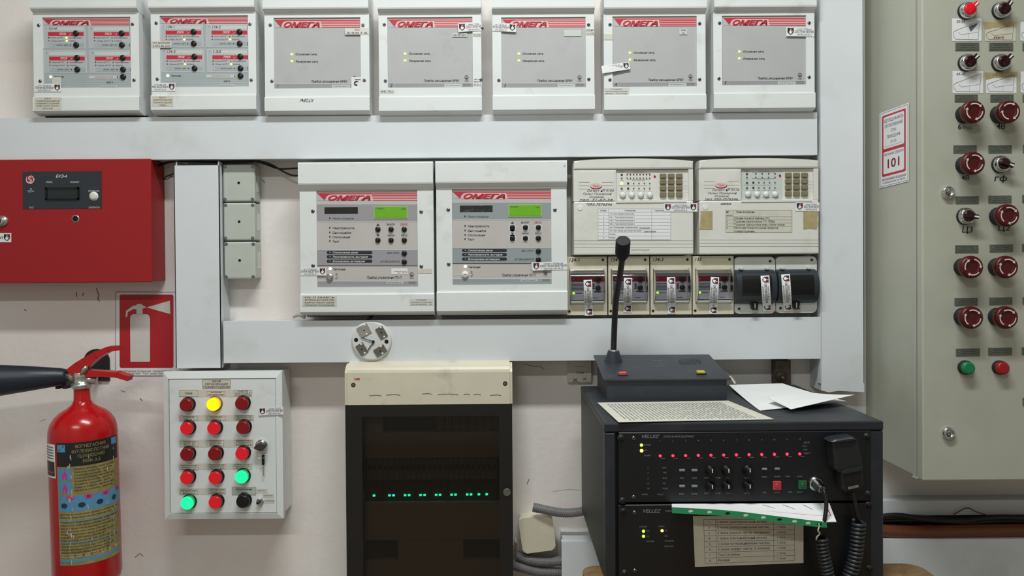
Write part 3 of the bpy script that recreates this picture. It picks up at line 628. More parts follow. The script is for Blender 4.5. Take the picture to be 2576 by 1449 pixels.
# ================================================================== keypad panels
TG = 'pair of cream keypad panels'
DK = .085
def keypad_panel(label, ox, oy, sx, bl, br, led8):
    s = .1933; f = cm(ox, oy, s, DK); off = (-27, -10) if not led8 else (0, 0)
    def g(a, b, e=0): return P(ox+(a+off[0])*s, oy+(b+off[1])*s, DK+e)
    L, Rr = bl, br
    top, arc, bot = (130, 97, 1355) if led8 else (122, 92, 1347)
    q = [f(L, bot), f(Rr, bot)]; n = 14
    arcp = []
    for k in range(n+1):
        a = Rr + (L-Rr)*k/n; c = 1-((a-(L+Rr)/2)/((Rr-L)/2))**2
        w = f(a, top + (arc-top)*c); arcp.append((w.x, w.z))
    poly = [(q[0].x, q[0].z), (q[1].x, q[1].z)] + arcp
    t = thing('keypad_panel', label, 'control panel', ((q[0].x+q[1].x)/2, 0, q[0].z), TG)
    MB().prism([(x, z) for x, z in poly], -.045, 0, 'cream').build('back_box', t)
    zc1, zc2 = g(0, 248).z, g(0, 656).z; xa, xb = q[0].x, q[1].x; zb = q[0].z
    MB().prism([(xa, zc1+.0008), (xb, zc1+.0008)] + arcp, -DK-.002, -.046, 'cream', .004).build('top_cover', t)
    m = MB(); xm, xr = g(668, 0).x, g(1612, 0).x
    m.box(xa, xm, -DK, -.046, zc2, zc1, 'cream').box(xr, xb, -DK, -.046, zc2, zc1, 'cream').box(xm, xr, -DK+.006, -.046, zc2, zc1, 'cream')
    m.box(g(180, 0).x, g(655, 0).x, -DK-.0015, -DK, zc2+.0005, g(0, 264).z, 'cream', .0006)
    mid = m.build('fascia', t)
    lid = MB().box(xa, xb, -DK-.003, -.046, zb, zc2-.0008, 'cream', .003, 2).build('lower_lid', t)
    MB().box(xm-.001, xr-.006, -DK-.005, -DK-.002, zc2-.0045, zc2-.0006, 'cream').build('lip', t)
    dk = DK-.006; h = lambda a, b: P(ox+(a+off[0])*s, oy+(b+off[1])*s, dk)
    dc = Dec(h); 
    if not led8: dc.rect(672, 262, 1205, 642, 'strip_light', 0)
    else: dc.rect(672, 262, 1205, 642, 'cream', 0)
    dc.text('ПОЖЕЖА', 745, 272, 10, 'ink', 1, w=72).text('ПОЖЕЖА В ЗОНІ', 965, 271, 10, 'ink', 1, w=130)
    dc.line([(815, 300), (815, 289), (1110, 289), (1110, 300)], 3, 'ink').line([(815, 360), (815, 370), (1110, 370), (1110, 360)], 3, 'ink').text('НЕСПР. / ВИМК. ЗОНИ', 965, 385, 9, 'pencil', 1, w=168).text('ТИША', 745, 382, 9, 'pencil', 1, w=42)
    for b, ws in ((453, ('ЖИВЛЕННЯ', 'НЕСПР.', 'ВИМКН.', 'СИРЕНА', 'ПРИЛАД', 'ЦП')), (520, ('ТЕСТ', 'ПУСК', 'ЗВУК', 'ЛІНІЯ', 'АКБ 1', 'АКБ 2'))):
        for a, w_ in zip((745, 828, 899, 968, 1040, 1108), ws): dc.text(w_, a, b, 9, 'pencil', 1, w=11*len(w_))
    for a, w_ in ((758, 'СКИДАННЯ'), (875, 'ТИША'), (992, 'СПОВІЩЕННЯ'), (1110, 'БЛОКУВАННЯ')): dc.text(w_, a, 617, 10, 'ink', 1, w=10*len(w_))
    dc.disc(1175, 337, 16, 'red_print', 1).poly([(1160, 332), (1174, 305), (1178, 322), (1190, 330)], 'red_print', 1).build('printed_markings', mid)
    xs = [815+42*k for k in range(8)] if led8 else [860, 943, 1027, 1110]
    for a in xs:
        led(t, h(a, 305), .0017, 'led_off_red' if led8 else 'led_off'); led(t, h(a, 351), .0017, 'led_off_grey')
    led(t, h(745, 308), .0026, 'led_off'); led(t, h(745, 353), .0018, 'led_off'); led(t, h(745, 423), .0028, 'led_yel' if led8 else 'btn_green'); led(t, h(745, 488), .0026, 'led_off_grey')
    for b in (420, 487):
        led(t, h(828, b), .0026, 'led_off')
        for a in (899, 969, 1039, 1108): led(t, h(a, b), .0018, 'led_off_grey')
    for a in (758, 875, 992, 1110): dome_button(t, h(a, 572), .0062, .006, 'white', 'round_button', ring='jgrey')
    for b in (325, 405, 485, 567):
        for a in (1280, 1385, 1490):
            A, B = h(a-41, b-31), h(a+41, b+31); MB().box(A.x, B.x, -dk-.0055, -dk+.001, B.z, A.z, 'cream_key', .0015).build('key', t)
    # logo, grooves, handwriting
    p = g(410, 457); m = MB(); sq = Dec(lambda a, b: g(a, b, .0015)); sq.disc(410, 460, 78, 'red_dark', 0, 38, 28).disc(407, 452, 74, 'red_pale', 1, 33, 28).text('Тірас', 410, 454, 26, 'red_print', 2, w=92).build('brand_badge', t)
    gr = Dec(lambda a, b: g(a, b, .0015))
    for b in (405, 450, 492): gr.rect(187, b, 330, b+3, 'grey_ink', 1).rect(490, b, 640, b+3, 'grey_ink', 1)
    gr.text('Об\'ект №' + (' 9104' if led8 else ' 9114'), 470, 515, 28, 'grey_ink', 2, it=.35, w=350).text('Пульт Пожарной', 425, 557, 24, 'grey_ink', 2, it=.4, w=380).text('Охраны', 420, 595, 24, 'grey_ink', 2, it=.4, w=190)
    gr.text('тел. 31-67-34' if led8 else 'тел. 093-7576546', 415, 634, 26, 'pencil', 2, it=.35, w=430); gr.build('handwriting', t)
    g2 = Dec(lambda a, b: g(a, b, .0005))
    for b in (400, 440, 480): g2.rect(1550, b, 1610, b+3, 'grey_ink', 0)
    g2.build('groove', t)
    lo = Dec(lambda a, b: g(a, b, .003))
    for b in (1165, 1207, 1250): lo.rect(L-off[0]+4, b, Rr-off[0]-4, b+3, 'grey_ink', 1)
    if led8: lo.text('*093-7576546', 450, 694, 30, 'pencil', 2, it=.35, w=340).text('контора', 985, 1280, 24, 'jgrey', 2, it=.4, w=240)
    else: lo.text('завтра', 470, 695, 26, 'ink', 2, it=.4, w=140)
    lo.build('lid_markings', t)
    p = g(205, 742, .003); MB().lathe(p, FWD, [(.0066, -.001), (.0066, .0004), (.0058, .0012)], 'white', 18).build('lid_plug', t)
    # paper list on the lid
    pf = lambda a, b: g(a, b, .003)
    pc = Dec(pf, base=.0006)
    if led8:
        pc.rect(432, 745, 1385, 1160, 'paper', 0); ys = [752, 795, 838, 882, 926, 970, 1015, 1058, 1103, 1150]; X = (437, 572, 1133, 1380)
        for y in ys: pc.rect(437, y, 1380, y+2.5, 'paper_lines', 1)
        for x in X: pc.rect(x, 752, x+2.5, 1150, 'paper_lines', 1)
        for x, s_, w in ((504, 'Номер', 80), (852, 'Помещение', 140), (1240, 'Примечание', 130)): pc.text(s_, x, 774, 16, 'ink', 2, w=w)
        for k, (s_, w) in enumerate((('112- Узел ввода (насосная)', 320), ('134.1- Трансформаторная 1', 325), ('134.2- Трансформаторная 2', 325), ('134.3- Трансформаторная 3', 325), ('122- Помещение тонировочной', 365), ('150- Узел ввода (допоборной отдел)', 420), ('Резерв', 78), ('Резерв', 78))):
            y = (ys[k+1]+ys[k+2])/2; pc.text('%d.' % (k+1), 512, y, 15, 'ink', 2).text(s_, 585, y, 17, 'paper_lines', 2, 'L', w=w)
        pc.text('пожарная', 1040, 1000, 22, 'grey_ink', 3, it=.4, w=140).text('принтерная', 1110, 1045, 22, 'grey_ink', 3, it=.4, w=160)
    else:
        pc.rect(467, 780, 1332, 1070, 'paper_old', 0)
        for y in (780, 863, 905, 948, 990, 1066): pc.rect(467, y, 1332, y+2.5, 'paper_lines', 1)
        for x in (467, 568, 1330): pc.rect(x, 780, x+2.5, 1070, 'paper_lines', 1)
        pc.text('№', 492, 803, 22, 'ink', 2).text('зоны', 515, 845, 18, 'ink', 2, w=76).text('Наименование', 605, 802, 24, 'ink', 2, 'L', w=240)
        for k, (s_, y, w) in enumerate((('Общий пожар в здании (ПС)', 884, 460), ('Тушение аэрозольное ТП, ГРВЩ', 926, 530), ('Тушение порошковое кафе «Сели съели»', 968, 660), ('Насосная пожаротушения (водяное', 1010, 570))):
            pc.text('%d.' % (k+1), 488, y, 20, 'ink', 2).text(s_, 580, y, 22, 'ink', 2, 'L', w=w)
        pc.text('пожаротушение).', 580, 1052, 22, 'ink', 2, 'L', w=270)
    pc.build('paper_list', t)
    if not led8:
        for pts in (((142, 790), (298, 790), (298, 1032), (130, 1032), (140, 900)), ((1478, 795), (1670, 805), (1660, 900), (1672, 960), (1650, 1030), (1560, 1020), (1480, 1030))):
            k = Dec(pf, base=.0006); k.poly(pts, 'tape_tan', 0); k.build('torn_tape', t)
    return t
k1 = keypad_panel('cream keypad panel with typed list of eight rooms and bright yellow lamp', 1420, 380, 0, 122, 1678, True)
k2 = keypad_panel('cream keypad panel with list of four zones and tan tape patches', 1740, 380, 0, 97, 1652, False)
seal(k1, 1712, 522, 84, 21, 0, DK+.0036, sh='B'); seal(k2, 2031, 520, 60, 22, 1, DK+.0036, ('www.112.dp.u', 'СИСТЕМИ БЕЗП', '(067,073) 567-22'), 'L')

# ================================================================== small window boxes
WG = 'row of small breaker boxes with windows'
DW, BG = .07, .026
def bulge(v0, v1):
    def d(v):
        s = (v-v0)/(v1-v0)
        return DW if s <= 0 or s >= 1 else DW + BG*(math.sin(math.pi*min(1, max(0, s)))**.45)
    return d
wins = [('134-1', 1425.6, 1527.5, 645, 793, 'small cream breaker box handwritten 134-1 with clear window'), ('134-2', 1530, 1634, 644.5, 792, 'small cream breaker box with clear window, partly behind the gooseneck microphone'),
        ('134-3', 1636.2, 1740, 644, 791.5, 'small cream breaker box handwritten 134-3 with clear window'), ('135', 1742.3, 1846, 643.6, 791, 'small cream breaker box handwritten 135 with clear window')]
for i, (num, u0, u1, v0, v1, lb) in enumerate(wins):
    x0, x1, z0, z1 = rect(u0, v0, u1, v1, DW)
    t = thing('breaker_box', lb, 'breaker box', ((x0+x1)/2, 0, z0), WG)
    wu0, wu1, wv0, wv1 = u0+7, u1-7.5, v0+32, v1-28
    a0, a1, c0, c1 = rect(wu0, wv0, wu1, wv1, DW)
    m = MB(); m.prism(rr(x0, z0, x1, z1, .006), -.03, 0, 'yellowed')
    for b in ((x0+.0005, a0, z0+.0005, z1-.0005), (a1, x1-.0005, z0+.0005, z1-.0005), (a0, a1, c1, z1-.0005), (a0, a1, z0+.0005, c0)): m.box(b[0], b[1], -DW, -.03, b[2], b[3], 'yellowed')
    m.build('housing', t)
    ip = MB().box(a0, a1, -.05, -.032, c0, c1, 'quad_light').build('module', t)
    f = lambda a, b, e=.05: P(u0 + a*(u1-u0)/510, v0 + b*(v1-v0)/740, e)
    dc = Dec(lambda a, b: f(a, b)); dc.rect(40, 90, 470, 150, 'jgrey', 0).rect(55, 258, 470, 318, 'red_print', 0).poly([(80, 275), (100, 288), (80, 302)], 'red_pale', 1).poly([(300, 275), (320, 288), (300, 302)], 'red_pale', 1)
    for k in range(5): dc.rect(60, 345+k*18, 215, 352+k*18, 'ink', 0)
    for k in range(3): dc.rrect(325, 345+k*24, 352, 362+k*24, 5, 'ink', 0)
    dc.rect(110, 460, 195, 468, 'ink', 0).rect(345, 440, 440, 450, 'ink', 0).rect(330, 520, 400, 525, 'ink', 0).build('printed_markings', ip)
    for b in (292, 395): p = f(393, b); dome_button(t, p, .0064, .005)
    if i != 1: led(t, f(88, 463), .0026, 'led_green')
    # curved clear window
    bd = bulge(wv0, wv1); n = 12; vs = []; fs = []
    for k in range(n+1):
        v = wv0 + (wv1-wv0)*k/n; dd = DW + BG*(math.sin(math.pi*k/n)**.45) if 0 < k < n else DW
        zz = c1 + (c0-c1)*k/n
        vs += [(a0+.001, -dd, zz), (a1-.001, -dd, zz)]
    for k in range(n): fs.append((2*k, 2*k+1, 2*k+3, 2*k+2))
    w = MB(); w.add(vs, fs, 'smoke_light', True)
    for e, xx in ((0, a0+.001), (1, a1-.001)):
        w.add([Vector(vs[2*k+e]) for k in range(n+1)], [tuple(range(n+1))], 'smoke_light')
    w.build('window', t)
    for xx in (a0+.0012, a1-.0012): MB().tube([(xx, v_[1], v_[2]) for v_ in vs[::2]], .0008, 'led_off_grey', 6).build('window_edge', t)
    for a, b in ((u1-11, v0+9), (u0+6.5, v1-9.5)): p = P(a, b, DW); MB().lathe(p, FWD, [(.0038, -.001), (.0038, .0004)], 'tape_tan', 12).lathe(p, FWD, [(.0026, 0), (.0026, .0008)], 'hole', 10).build('screw_hole', t)
    dc = Dec(lambda a, b: P(a, b, DW)); dc.text(num, u0+6, v0+9, 8.5, 'ink', 1, 'L', .3, .01, w=27 if i < 3 else 17); dc.build('handwriting', t)
    su = [1480, 1579, 1689, 1796][i]; sv0 = [704, 699, 697, 697][i]; sv1 = [794, 786, 789, 790][i]
    seal(t, su, (sv0+sv1)/2, sv1-sv0, 21, [88, 91, 88.5, 93][i], lambda v, bd=bd: bd(v)+.0006, sh='B')
for i, (u0, u1, v0, v1, lb) in enumerate(((1848.2, 1950, 646, 789, 'small grey breaker box with black curved door, next to box 135'), (1952.3, 2055, 645, 787, 'small grey breaker box with black curved door, beside upright trunking'))):
    x0, x1, z0, z1 = rect(u0, v0, u1, v1, DW)
    t = thing('breaker_box', lb, 'breaker box', ((x0+x1)/2, 0, z0), WG)
    MB().prism(rr(x0, z0, x1, z1, .010), -DW, 0, 'offwhite', .002).build('housing', t)
    wv0, wv1 = v0+32, v1-24; a0, a1, c0, c1 = rect(u0+1, wv0, u1-1, wv1, DW+.01)
    n = 12; vs = []; fs = []
    for k in range(n+1):
        dd = DW + BG*1.1*(math.sin(math.pi*k/n)**.4) if 0 < k < n else DW-.001; zz = c1 + (c0-c1)*k/n
        vs += [(a0, -dd, zz), (a1, -dd, zz)]
    for k in range(n): fs.append((2*k, 2*k+1, 2*k+3, 2*k+2))
    m = MB().add(vs, fs, 'slate', True); m.add([Vector(p) for p in vs[::2]], [tuple(range(n+1))], 'slate').add([Vector(p) for p in vs[1::2]], [tuple(range(n+1))], 'slate')
    for p in m.v: pass
    dr = m.build('door', t)
    wp = [Vector(p) + FWD*.0008 for p in vs]; ks = range(3, n-3)
    MB().add([Vector((a0+.012, wp[2*k].y, wp[2*k].z)) for k in range(2, n-2)] + [Vector((a1-.012, wp[2*k].y, wp[2*k].z)) for k in range(2, n-2)], [(k, k+n-4, k+n-3, k+1) for k in range(n-5)], 'black_pl', True).build('door_window', t)
    xm = (a0+a1)/2 - .001; MB().prism([(xm-.009, c0+.004), (xm+.009, c0+.004), (xm+.006, c0-.012), (xm-.006, c0-.012)][::-1], -DW-.012, -DW, 'black_pl').box(xm-.007, xm+.007, -DW-.016, -DW-.01, c0-.014, c0-.011, 'slate').box(xm-.0008, xm+.0008, -DW-.0135, -DW-.012, c0-.010, c0+.002, 'jgrey').build('latch', t)
    for xx in (a0+.016, a1-.016): MB().box(xx-.005, xx+.005, -DW-.012, -DW, c1-.001, c1+.004, 'jgrey', .001).build('hinge', t)
    for a, b in ((u1-13, v0+11 if i == 0 else v0+9), (u0+11, v1-12)): p = P(a, b, DW); MB().lathe(p, FWD, [(.0032, -.001), (.0032, .0008)], 'led_off', 12).build('screw_hole', t)
    bd = bulge(wv0, wv1); su = [1927, 1979][i]
    seal(t, su, [738, 736][i], [90, 92][i], 22, [86, 86][i], lambda v, bd=bd: DW+(bd(v)-DW)*1.16+.0022, sh='B')
# ================================================================== fire extinguisher sign
o = P(365, 947, 0); t = thing('safety_sign', 'red and white fire extinguisher sign on the wall', 'sign', o)
sh = MB().pbox(291, 734, 452, 946, 0, .0012, 'paper').build('sheet', t)
dc = Dec(cm(0, 380, .4004, .0012))
dc.frame(726, 884, 1128, 1412, 2.5, 'paper_lines', 1).rrect(752, 902, 1090, 1362, 12, 'sign_red', 1)
W_ = 'wall_plain'
dc.poly([(820, 1323), (818, 1054), (822, 1036), (836, 1025), (926, 1025), (939, 1036), (943, 1054), (943, 1323)], W_, 2).poly([(858, 1026), (897, 1026), (896, 990), (918, 984), (918, 980), (892, 966), (892, 961), (860, 961), (860, 968), (836, 972), (792, 1004), (790, 1042), (800, 1042), (804, 1012), (840, 992), (858, 994)], W_, 2).poly([(920, 982), (1068, 940), (1071, 1024)], W_, 2)
dc.text('ПРОТИПОЖЕЖНЕ ОБЛАДНАННЯ · ПОЖЕЖОГАСІННЯ', 910, 1384, 11, 'paper_lines', 1, w=330).text('ВИРОБНИК · ТЕЛ. (0562) 000-00', 915, 1398, 9, 'paper_lines', 1, w=260); dc.build('printed_markings', sh)

# ================================================================== extinguisher on its bracket
DE = .15; s_ = px(DE)
base = P(221, 1456, DE); topn = P(206, 985, DE); ax = (topn-base).normalized()
t = thing('fire_extinguisher', 'red fire extinguisher with worn label and black discharge horn', 'fire extinguisher', base)
Lb = (P(211, 985, DE)-base).length; r = 79*s_
prof = [(r*.80, -.004), (r*.95, .0), (r, .012), (r, Lb-.095), (r*.985, Lb-.082), (r*.93, Lb-.068), (r*.82, Lb-.055), (r*.66, Lb-.044), (r*.46, Lb-.036), (r*.31, Lb-.028), (r*.245, Lb-.018), (r*.235, Lb), (r*.235, Lb+.012)]
body = MB().lathe(base, ax, prof, 'red_ext', 48).build('cylinder', t)
# label wrapped on the cylinder
a_, b_, n_ = basis(ax); fw = (FWD - n_*FWD.dot(n_)).normalized(); rt = n_.cross(fw).normalized()
if rt.x < 0: rt = -rt
def wrap(c0, h0):
    def f(a, b):                              # a: degrees round the cylinder from the camera side, b: metres below the shoulder
        w = R_(a+27); return base + n_*(h0-b) + (fw*math.cos(w) + rt*math.sin(w))*(r+.0006)
    return f
class WDec(Dec):
    def pt(s, a, b, l):
        p = s.fn(a, b); c = base + n_*((p-base).dot(n_)); q = (p-c).normalized(); return p + q*(.00018*l)
    def rect(s, a0, b0, a1, b1, mat, l=0):
        k = max(1, int(abs(a1-a0)/6))
        for i in range(k): s.poly([(a0+(a1-a0)*i/k, b0), (a0+(a1-a0)*(i+1)/k, b0), (a0+(a1-a0)*(i+1)/k, b1), (a0+(a1-a0)*i/k, b1)], mat, l)
        return s
hl = Lb - .100; LH = .268; w = WDec(wrap(0, hl))
A0, A1 = -45, 69
w.rect(A0, 0, A1, LH, 'ext_label', 0).rect(A0, 0, A1, .052, 'ext_black', 1)
for k, (s, wd_) in enumerate((('ВОГНЕГАСНИК', 50), ('ВУГЛЕКИСЛОТНИЙ', 62), ('ПЕРЕНОСНИЙ', 44), ('ВВК-3,5', 28))): w.text(s, 14, .009+.011*k, .0065, 'ext_label', 2, w=wd_)
w.rect(A0+2, .004, A0+17, .020, 'ext_blue', 2).rect(A1-18, .003, A1-3, .018, 'ext_blue', 2).line([(A0+4, .018), (A0+15, .006)], .002, 'ext_black', 3)
for b in (.056, .085): w.rect(A0+2, b, A0+26, b+.026, 'ext_blue', 1).poly([(A0+10, b+.024), (A0+10, b+.012), (A0+13, b+.009), (A0+13, b+.004), (A0+16, b+.004), (A0+16, b+.009), (A0+19, b+.012), (A0+19, b+.024)], 'ext_pink', 2)
for k in range(8): w.text('Зірвати пломбу, витягти чеку'[:28-k % 3*4], A0+30, .058+.0066*k, .0034, 'ext_ink', 2, 'L', w=70-5*(k % 3))
for k in range(4):
    a = A0+2+29*k; w.rect(a, .116, a+28, .150, 'ext_blue', 1).rect(a+15, .116, a+27, .125, 'ext_pink', 2).text('ABCE'[k], a+21, .1205, .006, 'ext_black', 3, w=4.5)
    if k % 2 == 0: w.line([(a+2, .118), (a+24, .148)], .0022, 'ext_pink', 3)
    w.disc(a+10, .137, 6, 'slate', 2, .006, 8)
for k in range(14):
    b = .156 + .0066*k + (.004 if k > 1 else 0); w.text('Діоксид вуглецю маса заряду робочий тиск зберігання'[k % 5:44-(k*3) % 9], A0+4, b, .0034, 'ext_ink', 2, 'L', w=104-(k*17) % 30)
for b in (.170, .218): w.rect(A0, b, A1, b+.0022, 'ext_blue', 2)
w.rect(A0+1, .254, A1-1, .260, 'ext_blue', 1)
for k in range(9): w.rect(A0+4+k*13, .243, A0+14+k*13, .250, 'tape_tan', 2)
random.seed(3)
for k in range(46):
    a = random.choice((-26, -22, -20, 8, 40, 52)) + random.uniform(-3, 3); b = random.choice((.03, .05, .12, .15, .18, .21, .24)) + random.uniform(-.02, .02); w.poly([(a, b), (a+random.uniform(.6, 2), b+.002), (a+random.uniform(.6, 2), b+random.uniform(.004, .016)), (a-random.uniform(0, 1), b+random.uniform(.004, .012))], 'scuff', 4)
w.build('label_sheet', body, 'worn khaki instruction label')
w = WDec(wrap(0, hl)); w.rect(-88, .004, -49, .078, 'paper', 0).rect(-86, .042, -51, .074, 'ext_black', 1)
for k in range(5): w.rect(-84, .010+.006*k, -53, .0125+.006*k, 'grey_ink', 1)
w.rect(-84, .064, -53, .067, 'red_print', 2); w.build('inspection_label', body, 'white inspection label')
# valve, levers, horn
vt = base + n_*(Lb+.010)
def pe(u, v, e=0): return P(u, v, DE+e)
m = MB().lathe(vt, ax, [(.020, -.002), (.022, .004), (.022, .008), (.0175, .010), (.0175, .022), (.019, .026), (.016, .034)], 'steel', 20)
m.tube([pe(198, 946), pe(168, 948)], .0105, 'steel', 14).tube([pe(205, 952), pe(242, 957)], .009, 'steel', 12).build('valve', t)
def lever(name, pts, wid, th):               # bent flat bar: centre-line in the picture plane, given half widths
    m = MB(); pts = [pe(*p) for p in pts]
    for (p, q), (a, b) in zip(zip(pts, pts[1:]), zip(wid, wid[1:])):
        dd = (q-p).normalized(); nn = Vector((-dd.z, 0, dd.x)); vs = []
        for c, h_ in ((p, a), (q, b)):
            for sy in (-1, 1):
                for sn in (-1, 1): vs.append(c + nn*(h_*sn) + FWD*(th*sy))
        m.add(vs, [(0, 1, 3, 2), (4, 6, 7, 5), (0, 4, 5, 1), (2, 3, 7, 6), (0, 2, 6, 4), (1, 5, 7, 3)], 'red_ext_handle')
    return m.build(name, t)
lever('squeeze_lever', [(184, 941), (205, 922), (245, 893), (278, 877), (303, 875)], [.015, .013, .0085, .006, .005], .011)
lever('carry_handle', [(190, 938), (225, 938), (265, 939), (300, 942), (328, 951)], [.011, .0075, .006, .006, .0055], .012)
m = MB().tube([pe(203, 944, .012), pe(212, 928, .014), pe(218, 922, .013)], .0045, 'steel', 8).lathe(pe(214, 930, .010), FWD, [(.008, 0), (.008, .004), (.006, .006)], 'screw', 14); m.build('safety_pin', t)
hp = [pe(170, 948, 0), pe(160, 948, 0), pe(152, 948, .004), pe(60, 953, .02), pe(-60, 961, .05), pe(-260, 972, .1)]
MB().tube(hp, [.0165, .0185, .0200, .0295, .0395, .055], 'horn', 24).build('horn', t, 'black tapered discharge horn')
# bracket
p = P(241, 905, 0); m = MB()
bx0, bx1, bz0, bz1 = rect(210, 878, 274, 958, .006)
arc = [(bx1, bz0), (bx1, bz1-.03)] + [((bx0+bx1)/2 + (bx1-bx0)/2*math.cos(R_(k*15)), bz1-.03 + .03*math.sin(R_(k*15))) for k in range(1, 12)] + [(bx0, bz1-.03), (bx0, bz0)]
t2_ = thing('wall_bracket', 'black rounded steel bracket holding the extinguisher', 'bracket', (p.x, 0, bz0))
MB().prism(arc, -.006, 0, 'black_matte').build('plate', t2_)
MB().box(bx0+.016, bx0+.024, -DE-.004, -.006, bz0+.004, bz0+.012, 'black_matte').box(bx1-.03, bx1-.022, -DE-.004, -.006, bz0+.004, bz0+.012, 'black_matte').build('fork_arm', t2_)
for u, v in ((239, 888), (241, 949)): screw(t2_, P(u, v, .006), .006, .004)

# ================================================================== signal lamp cabinet
s2 = .2899; DS = .092; f = cm(400, 900, s2, DS)
x0, x1, z0, z1 = rect(411, 935, 710, 1307, DS)
t = thing('signal_cabinet', 'white steel cabinet with fifteen round signal lamps and a lock', 'cabinet', ((x0+x1)/2, 0, z0))
fr = .015
a0, a1, c0, c1 = rect(425, 952, 695, 1292, DS)
m = MB().box(x0+.004, x1-.004, -.074, 0, z0+.004, z1-.004, 'white', .003)
m.build('body', t)
def flange(pts): return MB().add(pts, [tuple(range(4))], 'white')
yb, yf = -.074, -DS
O = [(x0, z0), (x1, z0), (x1, z1), (x0, z1)]; I = [(a0, c0), (a1, c0), (a1, c1), (a0, c1)]
for k in range(4):
    p, q, r2, s3 = O[k], O[(k+1) % 4], I[(k+1) % 4], I[k]
    vs = [(p[0], yf+.004, p[1]), (q[0], yf+.004, q[1]), (r2[0], yf, r2[1]), (s3[0], yf, s3[1]), (p[0], yb, p[1]), (q[0], yb, q[1]), (r2[0], yb, r2[1]), (s3[0], yb, s3[1])]
    MB().add(vs, [(0, 1, 2, 3), (0, 4, 5, 1), (2, 6, 7, 3), (1, 5, 6, 2), (0, 3, 7, 4)], 'white').build('frame_bar', t)
door = MB().box(a0+.0012, a1-.0012, yf+.0015, yb+.002, c0+.0012, c1-.0012, 'white', .001).build('door', t)
DD = DS-.0015
dc = Dec(cm(400, 900, s2, DD), base=.0004)
for b0, b1, e in ((278, 340, 810), (497, 548, 826), (712, 778, 820), (917, 970, 810), (1130, 1188, 580)): dc.rect(172, b0, e, b1, 'clear_tape', 0)
dc.rect(377, 190, 622, 268, 'tape', 1).frame(377, 190, 622, 268, 3, 'grey_ink', 2)
for k, (s, w) in enumerate((('ШКАФ', 76), ('СИГНАЛИЗАЦИИ', 198), ('ПОЖАРОТУШЕНИЯ', 226))): dc.text(s, 500, 203+25*k, 17, 'ink', 3, w=w)
LBL = [(258, 309, 164, 56, ('ПОЖАР',)), (495, 311, 160, 40, ('НАЛИЧИЕ', 'НАПРЯЖЕНИЯ')), (728, 306, 155, 52, ('ПАДЕНИЕ', 'ДАВЛЕНИЯ В', 'НАПРАВЛЕНИИ')),
       (261, 525, 158, 42, ('ОТКЛЮЧЕН', 'ВВОД 1')), (497, 525, 162, 42, ('ОТКЛЮЧЕН', 'ВВОД 2')), (735, 520, 162, 44, ('ПАДЕНИЕ ДАВЛЕНИЯ', 'В ПИТАТЕЛЬНОМ', 'ТРУБОПРОВОДЕ')),
       (265, 746, 155, 52, ('ПОЖАРНЫЙ', 'НАСОС №1', 'ВКЛЮЧЕН')), (489, 740, 150, 52, ('ПОЖАРНЫЙ', 'НАСОС №2', 'ВКЛЮЧЕН')), (735, 738, 160, 52, ('АВАРИЙНЫЙ УРОВЕНЬ', 'В ПОЖАРНОМ', 'РЕЗЕРВУАРЕ')),
       (262, 952, 158, 44, ('ОТКЛЮЧЕНИЕ', 'АВТОМАТИКИ ПУСКА', 'НАСОСА №1')), (502, 946, 150, 44, ('ОТКЛЮЧЕНИЕ', 'АВТОМАТИКИ ПУСКА', 'НАСОСА №2')), (723, 943, 160, 44, ('НАЛИЧИЕ ПОТОКА', 'ВОДЫ В НАСОСНОЙ', 'ВКЛЮЧЕНО')),
       (262, 1165, 150, 44, ('АВТОМАТИКА', 'ВКЛЮЧЕНА')), (503, 1157, 150, 44, ('АВТОМАТИКА', 'ОТКЛЮЧЕНА')), (738, 1156, 210, 68, ('Опробование', 'ламп'))]
for a, b, w, h, ls in LBL:
    dc.rect(a-w/2, b-h/2, a+w/2, b+h/2, 'tape' if h < 60 else 'jgrey', 1).frame(a-w/2, b-h/2, a+w/2, b+h/2, 2, 'grey_ink', 2)
    for k, s in enumerate(ls): dc.text(s, a, b-h/2+h*(k+.5)/len(ls), min(17, h/len(ls)*.55), 'ink', 3, w=min(w*.86, 13*len(s)))
dc.rect(842, 1138, 942, 1172, 'clear_tape', 1).text('АВТОМАТ.', 890, 1152, 9, 'ink', 2).rect(900, 1180, 995, 1212, 'clear_tape', 1).text('ВКЛЮЧЕНО', 948, 1196, 9, 'ink', 2).rect(915, 1222, 1002, 1262, 'clear_tape', 1).text('ОТКЛЮЧЕНО', 958, 1243, 9, 'ink', 2)
dc.build('printed_labels', door)
LAMP = [(230, 413, 'lens_red_off'), (465, 407, 'lens_yel'), (712, 400, 'lens_red_off'), (235, 615, 'lens_red'), (470, 615, 'lens_red'), (722, 608, 'lens_red_off'), (235, 842, 'lens_red_off'), (477, 838, 'lens_red_off'), (715, 835, 'lens_red'),
        (235, 1045, 'lens_red'), (482, 1045, 'lens_red'), (712, 1038, 'lens_green'), (240, 1265, 'lens_green'), (482, 1258, 'lens_red'), (722, 1252, 'black_pl')]
